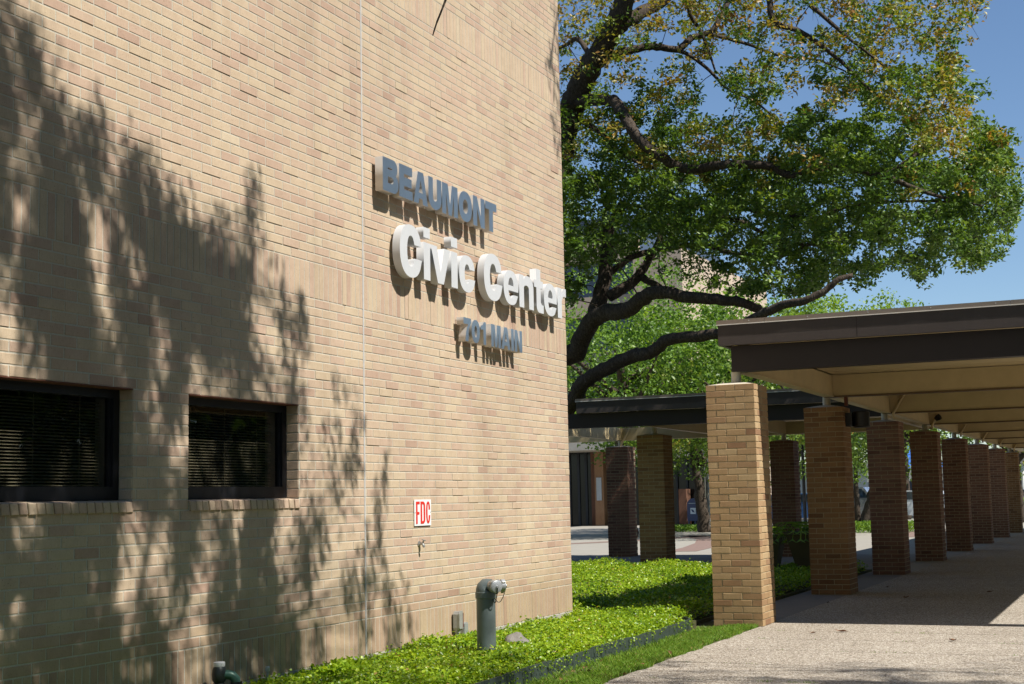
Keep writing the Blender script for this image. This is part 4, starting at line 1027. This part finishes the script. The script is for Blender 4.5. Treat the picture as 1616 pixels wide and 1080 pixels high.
bgtree('leafy_tree', at(1417, 560, 72), 11.3, 2.7, 330, 'fresh_leaf', 'small round yellow-green tree top against the sky, right of the others', .17, .2, group=BG, tintm=.75)
bgtree('plaza_tree', at(1112, 800, 52), 7.5, 4.0, 240, 'oak_leaf', 'dark trunk with forked branch beside the mailbox', .15, .20, lean=(0, .6), group='trees in the paved court', tintm=.3)
bgtree('plaza_tree', at(1160, 800, 47), 7.8, 3.6, 200, 'oak_leaf', 'court tree whose trunk stands behind the nearest column', .15, .2, group='trees in the paved court', tintm=.35)
bgtree('plaza_tree', at(1300, 800, 45), 7.2, 3.4, 180, 'oak_leaf', 'court tree whose trunk stands behind the second column', .15, .18, group='trees in the paved court', tintm=.35)
bgtree('plaza_tree', at(1362, 800, 53), 6.8, 3.2, 200, 'oak_leaf', 'leaning dark trunk between second and third canopy columns', .15, .22, lean=(0, -1.2), group='trees in the paved court', tintm=.35)
bgtree('plaza_tree', at(1352, 780, 66), 6.5, 2.6, 120, 'fresh_leaf', 'thin straight trunk behind the leaning tree', .16, .12, group='trees in the paved court', tintm=.4)
bgtree('plaza_tree', at(1607, 790, 63), 7.5, 3.2, 160, 'oak_leaf', 'dark trunk right of the farthest canopy column', .16, .25, group='trees in the paved court', tintm=.4)
bgtree('plaza_tree', at(1245, 800, 60), 6.8, 2.8, 140, 'fresh_leaf', 'small tree seen between the first and second canopy columns', .16, .15, group='trees in the paved court', tintm=.4)
# branch fork of the mailbox tree
fk = MB(); pb = onX(1112, 735, 52); limb(fk, [pb, onX(1098, 708, 51.6), onX(1078, 690, 51.2), onX(1060, 670, 50.9)], .16, .09, 8)

# off-camera tree whose crown throws the leaf shadow on the wall
sh_t = thing('shade_tree', 'tree dappling the brick wall with shadow, one dark twig tip hanging at the top', 'tree', (2.5, -5.0, 0))
IS = Matrix.Translation((-2.5, 5.0, 0))
shpoly = [(-700, -500), (-10, -90), (35, -5), (70, 60), (115, 120), (150, 150), (200, 175), (215, 245), (268, 290), (300, 330), (340, 345), (375, 330), (398, 285), (412, 330), (440, 420), (480, 470), (500, 540), (535, 600), (590, 665), (620, 740), (600, 820), (625, 880), (655, 940), (648, 1010), (560, 1200), (-700, 1400)]
core = [(-700, -400), (-10, -40), (40, 70), (95, 180), (170, 250), (250, 330), (330, 400), (410, 490), (450, 620), (500, 740), (540, 880), (560, 1000), (500, 1200), (-700, 1400)]
n = 14500; x_ = rng.uniform(-560, 660, n); y_ = rng.uniform(-300, 1150, n)
W_ = np.array([onY(a, c, WY) for a, c in zip(x_, y_)])
ok = inpoly(x_, y_, shpoly) & (W_[:, 2] > .05); inc = inpoly(x_, y_, core); ok &= inc | (rng.random(n) < .42)
wx, wz = W_[:, 0], W_[:, 2]
gap = .6*np.sin(wx*11+1.6*np.sin(wz*2.3)+2*np.sin(wx*1.7))*np.sin(wz*3.1+wx*2.2)+.5*np.sin(wx*5.3+1.2*np.sin(wz*1.4+1))*np.sin(wz*1.5-wx*1.9+.6)+.35*np.sin(wx*19+wz*1.5)*np.sin(wz*5+wx)
ok &= (gap < np.where(wz < 1.7, -.06, .10)) | (rng.random(n) < np.where(wz < 1.7, .025, .06))
W_ = W_[ok]
sunny = np.zeros(len(W_), bool)
for xa, xb in ((6.0, 6.42), (6.75, 7.15), (7.70, 8.25)): sunny |= (W_[:, 0] > xa) & (W_[:, 0] < xb) & (W_[:, 2] > 1.68) & (W_[:, 2] < 2.30)
W_ = W_[~(sunny & (rng.random(len(W_)) < .93))]
tt_ = rng.uniform(5.0, 7.2, len(W_))
for i in range(len(W_)):
    while tt_[i] < 13:      # the crown hangs above what the lens takes in
        u_, v_, _ = pix(W_[i]-SUN*tt_[i])
        if v_ < -110: break
        tt_[i] += .35
SP = W_-SUN[None]*tt_[:, None]
# shade on the front of the ivy bed and on the near paving
gp_ = []
for _ in range(330):
    a, c = random.uniform(300, 930), random.uniform(1010, 1100); p = onZ(a, c, .15)
    if p[1] > WY-.05: continue
    if 1008+(930-a)*.0+0 < c and (a < 700 or c > 1016+(a-700)*.16): gp_.append(p)
for _ in range(300):
    a, c = random.uniform(960, 1700), random.uniform(1036, 1120); p = onZ(a, c, 0)
    if abs(math.sin(a*.011+1.0))*26+1036 < c: gp_.append(p)
gp_ = np.array(gp_); SP2 = gp_-SUN[None]*rng.uniform(10.0, 12.5, len(gp_))[:, None]
top_ = []   # leaf tips casting near the top right corner of the wall
for a, c in [(875, 25), (880, 60), (872, 95), (866, 110), (872, 130), (878, 150), (882, 175), (876, 200), (880, 225), (884, 120), (884, 80)]:
    top_.append(onY(a, c, WY)-SUN*6.0)
# the rest of the crown, over the walk behind the camera
gb_ = np.stack([rng.uniform(-9, 9.3, 1500), rng.uniform(-7, 4.1, 1500), np.zeros(1500)], 1); SP3 = gb_-SUN[None]*rng.uniform(10.0, 15, 1500)[:, None]
gw_ = np.stack([rng.uniform(-3, 4.9, 400), np.full(400, WY), rng.uniform(.5, 7, 400)], 1); SP3 = np.concatenate([SP3, gw_-SUN[None]*rng.uniform(9, 12, 400)[:, None]])
SP_all = np.concatenate([SP, SP2])
b = MB(); crownc = SP_all.mean(0); tb_ = np.array([2.5, -5.0, 0])
limb(b, [tb_+[0, 0, -.1], tb_+[.1, .1, 2.5], tb_+[.3, .4, 5.0]], .34, .24, 14); o = b.build('trunk', 'bark', sh_t, smooth=None); o.matrix_parent_inverse = IS
hub = tb_+np.array([.3, .4, 5.0]); sk2 = []
ends = SP_all[rng.choice(len(SP_all), 16, replace=False)]
for e in ends:
    b = MB(); pth, rr = limb(b, [hub, hub*.55+e*.45+np.array([0, 0, .5]), e], .09, .02, 8); o = b.build('branch', 'bark', sh_t, smooth=None); o.matrix_parent_inverse = IS; sk2 += pth
sk2 = np.array(sk2); tw = MB()
for p in SP_all:
    j = int(np.argmin(np.linalg.norm(sk2-p, axis=1))); q = sk2[j]
    if np.linalg.norm(q-p) < 2.0: tw.tube([q, (p+q)/2+rng.normal(0, .06, 3), p], [.009, .006, .003], 3, False)
# the twig tip that hangs into view in front of the wall
tpx = [onY(a, c, 3.2) for a, c in [(716, -60), (706, -10), (698, 14), (690, 34), (686, 46), (683, 56)]]
twig = MB(); twig.tube(smooth_path(tpx, 3), [.006]*6+[.005]*4+[.004]*4+[.003]*2, 6); twig.tube([tpx[0], tpx[0]+np.array([-2, -1.2, 2.5]), ends[0]], [.012, .02, .03], 6)
o = twig.build('branch', 'bark', sh_t, smooth=None); o.matrix_parent_inverse = IS
o = tw.build('twigs', 'bark', sh_t, smooth=None, kind='stuff'); o.matrix_parent_inverse = IS
idx, LP = clumps(SP, rng.uniform(.05, .15, len(SP)), 15, 1.5)
idx2, LP2 = clumps(SP2, rng.uniform(.12, .24, len(SP2)), 22, 1.0)
LPs = np.concatenate([LP, LP2])
idx3, LP3 = clumps(SP3, rng.uniform(.3, .6, len(SP3)), 26, .8)
o = leaves('outer_foliage', LP3, rng.uniform(.13, .22, len(LP3)), np.clip(rng.normal(.3, .12, len(LP3)), 0, 1), 'oak_leaf', sh_t, 0, .25, .6); o.matrix_parent_inverse = IS
o = leaves('foliage', LPs, rng.uniform(.05, .09, len(LPs)), np.clip(rng.normal(.3, .12, len(LPs)), 0, 1), 'oak_leaf', sh_t, 0, .25, .45); o.matrix_parent_inverse = IS
# an oak bough reaching forward over the roof corner, leaf tips shading the top corner of the wall
top_ = np.array(top_); b = MB(); limb(b, [(26.8, 11.4, 5.5), (25.5, 11.3, 9.8), (21.5, 8.8, 12.5), (17.5, 6.0, 13.2), top_[3]], .14, .012, 9, wob=.1)
o = b.build('branch', 'bark', oak, smooth=None); o.matrix_parent_inverse = IO
idx, LPc = clumps(top_, np.full(len(top_), .12), 16, 1.5)
o = leaves('foliage', LPc, rng.uniform(.06, .10, len(LPc)), np.clip(rng.normal(.3, .12, len(LPc)), 0, 1), 'oak_leaf', oak, 0, .25, .5); o.matrix_parent_inverse = IO
PK = ['sky-blocking tree farthest left behind the camera', 'sky-blocking tree second from the left, behind the camera', 'sky-blocking tree with its trunk right of the camera', 'sky-blocking tree opposite the front of the canopy', 'sky-blocking tree opposite the middle of the canopy', 'sky-blocking tree opposite the far part of the canopy', 'sky-blocking tree opposite the end of the canopy']
for i, (tx_, ty_) in enumerate([(-22, -8), (-12, -15), (-1, -16.5), (9, -17), (20, -18), (31, -19), (43, -19)]):  # unseen trees, added to hold back sky light and darken window reflections
    bgtree('sky_blocker_tree', (tx_, ty_, 0), 20+(i % 3), 6.6, 620, 'oak_leaf', 'tall dark added '+PK[i], .42, .45, group='added sky-blocking trees across the way', tintm=.25, cl=(.8, 1.4), ne=16)
n_ = 26000; P = np.stack([rng.uniform(-30, 75, n_), -20+rng.normal(0, 1.2, n_)-5, 7*rng.random(n_)**.8], 1)
leaves('added_undergrowth', P, .8, np.clip(rng.normal(.2, .15, n_), 0, 1), 'oak_leaf', None, 0, .3, .7)  # unseen greenery, added as a dark band for the windows to reflect
# young tree seen only in the window reflection
bgtree('street_tree', (15.5, -7.5, 0), 4.4, 1.5, 150, 'fresh_leaf', 'small bright green tree reflected in the second window', .12, .1, tintm=.4)

# ------------------------------------------------------------------ background buildings
tw_ = thing('office_tower', 'tall pale stone office building behind the oak with dark glass bands', 'building', (85, 30, 0))
b = MB(); b.box(0, 22, -4.2, -1.0, 0, 16.9); b.build('stone_bay', 'tower_stone', tw_)
b = MB(); b.box(1.5, 22, -.99, 14, 0, 19.5); b.build('wall', 'tower_glass', tw_)
for k in range(5):
    b = MB(); b.box(.9, 1.49, -.98, 14, 2.2+k*3.6, 3.5+k*3.6); b.build('spandrel', 'tower_stone', tw_)
b = MB(); b.box(-.1, -.001, -3.6, -1.6, 10.2, 12.2); b.build('window', 'tower_glass', tw_)
b = MB(); b.box(-.1, -.001, -3.6, -1.6, 5.8, 7.8); b.build('window', 'tower_glass', tw_)
# entrance wing of the centre, beyond the court
EX = 66.0
def ey(px): return float(onX(px, 760, EX)[1])
def ez(px, py): return float(onX(px, py, EX)[2])
en = thing('entrance_wing', 'shaded glass entrance wing with white soffit and brick piers beyond the court', 'building', (EX, 22, 0))
yl, yr = ey(860), ey(1118)
def eb(name, mat, y0, y1, z0, z1, x0=0, x1=.4):
    y0, y1 = sorted((y0, y1)); b = MB(); b.box(x0, x1, y0-22, y1-22, z0, z1); return b.build(name, mat, en)
zs = ez(930, 714); zt2 = ez(930, 697)
eb('soffit', 'soffit_white', ey(800), ey(1000), zs, zt2, -3, 8); eb('fascia', 'brown_shade_bricks', ey(800), ey(1000), zt2+.001, zt2+1.6, -2.9, 8)
eb('soffit', 'soffit_white', ey(1000)-.01, ey(1112), ez(1080, 722), ez(1080, 705), -1, 8); eb('fascia', 'brown_shade_bricks', ey(1000)-.01, ey(1112), ez(1080, 704), ez(1080, 697), -1, 8); eb('upper_wall', 'soffit_white', ey(1000)-.01, ey(1112), ez(1080, 696.5), ez(1080, 672), -1, 8)
eb('glass_wall', 'dark_glass', ey(800), ey(935), 0, zs-.001); eb('pier', 'brown_shade_bricks', ey(935)-.001, ey(944), 0, zs-.001, -.2, .5); 
eb('pier', 'column_bricks', ey(944)-.002, ey(958), 0, zs-.001, -.5, .5); eb('glass_wall', 'dark_glass', ey(958)-.003, ey(1110), 0, ez(1080, 722.5), .2, .5)
eb('sign_plate', 'cap_grey', ey(947), ey(955), ez(950, 790), ez(950, 754), -.54, -.501); eb('pier', 'brown_shade_bricks', ey(1076), ey(1088), 0, ez(1080, 772), -.6, .1)
for px in (898, 912, 924): eb('mullion', 'window_metal', ey(px), ey(px)-.12, 0, zs-.002, -.06, -.001)
for px in (1066, 1082, 1098): eb('mullion', 'window_metal', ey(px), ey(px)-.08, 0, ez(1080, 722.6), .1, .199)
eb('wall', 'soffit_white', ey(800), ey(1112), 0, zt2+1.5, .6, .9)
# white building far along the road, and wall
wb = thing('white_building', 'low white building across the road seen between the columns', 'building', (120, 15, 0))
b = MB(); b.box(0, 12, -6, 30, 0, 3.4); b.build('wall', 'stucco_white', wb); b = MB(); b.box(-.4, 12.4, -6.4, 30.4, 3.4, 3.8); b.build('roof', 'soffit_white', wb)
for k in range(6):
    b = MB(); b.box(-.06, -.001, -4+k*5.6, -1.2+k*5.6, 1.0, 2.4); b.build('window', 'tower_glass', wb)
# far hedge and lawn
lw = MB(); lw.box(66, 76, -8, 7.2, -.1, .03); lw.build('far_lawn', 'soil')['kind'] = 'structure'
n = 14000; blades('far_grass', rng.uniform(66, 76, n), rng.uniform(-2, 7.2, n), rng.uniform(.06, .12, n), .02, np.clip(rng.normal(.6, .2, n), 0, 1))
def hedge(x0, x1, y0, y1, h, label, dens=900, name='hedge', lf=.09):
    n = int(dens*max(1, (x1-x0)*(y1-y0))); P = np.stack([rng.uniform(x0, x1, n), rng.uniform(y0, y1, n), h*rng.random(n)**.6], 1)
    o = leaves(name, P-np.array([x0, y0, 0]), lf, np.clip(rng.normal(.4, .2, n), 0, 1), 'fresh_leaf', None, .2, .3, .6, kind=None); o.location = (x0, y0, 0); tag(o, label, 'hedge', 'clipped hedges'); return o
hedge(77, 78, 4, 24, .9, 'long low green hedge along the road behind the parked cars', 420, lf=.14)
p = onZ(1370, 840); hedge(p[0]-1.2, p[0]+.6, p[1]-1.6, p[1]+.5, .35, 'dark low planting ring around the leaning trunk', 700)
p = onZ(1105, 838); hedge(p[0]-1.4, p[0]+.2, p[1]-.4, p[1]+1.6, .22, 'dark low planting at the foot of the mailbox tree', 700)
hedge(60, 61.5, 5.0, 6.6, .5, 'low green shrub beside the far end of the walkway', 900)
# mailbox
mb = thing('mailbox', 'dark blue rounded street mailbox beside the forked tree', 'mailbox', (*onX(1100, 820, 60)[:2], 0), rz=-.25)
b = MB(); pr = [(-.30, .28), (.30, .28), (.30, .95)]+arc(0, .95, .30, .30, 0, 180, 14)+[(-.30, .95)]
b.prism(pr, -.30, .30, 'x'); b.build('body', 'mail_blue', mb)
for sx in (-.26, .26):
    for sy in (-.24, .24): b = MB(); b.box(sx-.03, sx+.03, sy-.03, sy+.03, 0, .279); b.build('leg', 'mail_blue', mb)
b = MB(); b.box(-.312, -.301, -.13, .13, .58, .84); b.build('label_plate', 'sign_white', mb)
b = MB(); b.prism([(-.09, .64), (.03, .66), (.10, .78), (-.02, .76)], -.317, -.3125, 'x'); b.build('emblem', 'mail_blue', mb)
b = MB(); b.box(-.33, -.301, -.2, .2, 1.02, 1.05); b.build('handle', 'cap_grey', mb)
# planters with palms
def planter(px, X, label, c, h, sc_=1.0, fronds=16):
    p = onX(px, 800, X); t = thing('tall_planter', label, 'planter', (p[0], p[1], 0), 'tall tapered planters beneath the canopy')
    b = MB(); a = c*.42
    for zz0, zz1, r0, r1 in ((0, h, a, c), (h, h+.05, c+.02, c+.02)):
        b.add([(-r0, -r0, zz0), (r0, -r0, zz0), (r0, r0, zz0), (-r0, r0, zz0), (-r1, -r1, zz1), (r1, -r1, zz1), (r1, r1, zz1), (-r1, r1, zz1)], [(0, 3, 2, 1), (4, 5, 6, 7), (0, 1, 5, 4), (1, 2, 6, 5), (2, 3, 7, 6), (3, 0, 4, 7)])
    b.build('pot', 'planter_olive', t)
    pl = thing('potted_fern', 'dark fern fronds arching out of '+label.split(' ', 1)[1], 'plant', (p[0], p[1], h+.03), 'ferns in the tall planters')
    for k in range(fronds):
        an = k*2.4+random.random(); L_ = random.uniform(.35, .65)*sc_; pts = [np.array([math.cos(an)*L_*u, math.sin(an)*L_*u, .42*u*sc_-.50*u*u*u*sc_]) for u in np.linspace(0, 1, 9)]
        b = MB(); b.tube(pts, .004, 3, False)
        for i in range(1, 9):
            d = unit(pts[i]-pts[i-1]); s_ = unit(np.cross(d, [0, 0, 1])); ll = .11*sc_*math.sin(math.pi*(i/9.5))+.02
            for sg_ in (-1, 1):
                q = pts[i]; tip = q+s_*sg_*ll+d*ll*.5+np.array([0, 0, -.02]); b.add([q-d*.012, tip, q+d*.018], [(0, 1, 2)], random.uniform(.0, .5))
        b.build('frond', 'ivy_leaf', pl, smooth=None, tint=True)
planter(1213, 23.6, 'narrow olive planter right behind the nearest column', .22, .63, .95)
planter(1271, 23.3, 'larger olive planter left of the second canopy column', .28, .69, 1.15, 26)
# lamp post seen between the columns
lpst = thing('lamp_post', 'thin black lamp post between the first and second canopy columns', 'lamp post', (*onX(1270, 800, 45)[:2], 0))
b = MB(); b.lathe((0, 0, 0), [(0, .12), (.3, .1), (.35, .055), (3.6, .045), (3.62, .09), (3.7, .09)], 10); b.build('pole', 'black', lpst, smooth=True)
b = MB(); b.lathe((0, 0, 3.7), [(0, .12), (.3, .18), (.45, .1), (.5, .03)], 10); b.build('lamp_shade', 'cap_grey', lpst, smooth=True)
# cars
def car(px, py, X, body, label, rz=0, suv=False):
    p = onX(px, py, X); t = thing('parked_car', label, 'car', (p[0], p[1], -.02), 'cars parked beyond the court', rz)
    H = .18 if suv else 0
    prof = [(-2.2, .35), (-2.25, .75), (-1.6, .95+H*.5), (-1.0, 1.38+H), (.6, 1.42+H), (1.4, 1.0+H*.6), (2.15, .85+H*.4), (2.25, .6), (2.2, .32)]
    if suv: prof = [(-2.2, .38), (-2.25, .95), (-1.1, 1.08), (-.7, 1.62), (1.7, 1.66), (2.1, 1.1), (2.2, .9), (2.2, .38)]
    b = MB(); b.prism([(x_, z_) for x_, z_ in prof], -.85, .85, 'x'); 
    b.build('body', body, t)
    b = MB()
    gl = [(-1.28, 1.02), (-.92, 1.33), (.5, 1.37), (1.15, 1.02)] if not suv else [(-.95, 1.12), (-.62, 1.54), (1.62, 1.58), (1.92, 1.14)]
    b.prism(gl, -.862, -.851, 'x'); b.build('side_window', 'car_glass', t); b = MB(); b.prism(gl, .851, .862, 'x'); b.build('side_window', 'car_glass', t)
    for yy in (-1.4, 1.4):
        for xx in (-.86, .72):
            b = MB(); b.lathe((xx, yy, .33), [(0, .33), (.14, .33)], 20, (1, 0, 0)); w_ = b.build('wheel', 'tyre', t, smooth=True)
            b = MB(); b.lathe((xx-.01 if xx < 0 else xx+.13, yy, .33), [(0, .20), (.02, .19)], 14, (1, 0, 0)); b.build('rim', 'rim', w_)
    b = MB(); b.box(-.7, -.45, -2.29, -2.24, .62, .78); b.build('headlight', 'cap_grey', t)
    b = MB(); b.box(.45, .7, -2.29, -2.24, .62, .78); b.build('headlight', 'cap_grey', t)
    return t
car(1449, 800, 66, 'car_white', 'white car seen between the third and fourth canopy columns')
car(1345, 800, 68, 'car_silver', 'silver van-like car behind the leaning tree trunk', 0, True)
car(1252, 800, 62, 'car_blue', 'dark blue car behind the planters')
car(1608, 790, 90, 'car_white', 'white car at the far right beyond the last column')
# market umbrella / tent far off
tn_ = thing('event_tent', 'blue and white peaked tent beyond the white car', 'tent', (*onX(1437, 740, 80)[:2], 0))
b = MB(); b.add([(-2, -2, 2.6), (2, -2, 2.6), (2, 2, 2.6), (-2, 2, 2.6), (0, 0, 4.0)], [(0, 1, 4), (1, 2, 4), (2, 3, 4), (3, 0, 4)]); b.build('roof', 'tent_blue', tn_)
b = MB(); b.box(-2.01, 2.01, -2.01, -1.99, 1.9, 2.6); b.box(-2.01, -1.99, -1.98, 2.01, 1.9, 2.6); b.build('valance', 'stucco_white', tn_)
for sx in (-1.95, 1.95):
    for sy in (-1.95, 1.95): b = MB(); b.box(sx-.03, sx+.03, sy-.03, sy+.03, 0, 2.6); b.build('leg', 'cap_grey', tn_)
o = fk.build('branch', 'bark', None, smooth=None)
for q in bpy.data.objects:
    if q.name.startswith('plaza_tree') and 'mailbox' in q.get('label', ''): o.parent = q; o.matrix_parent_inverse = Matrix.Translation(q.location).inverted()
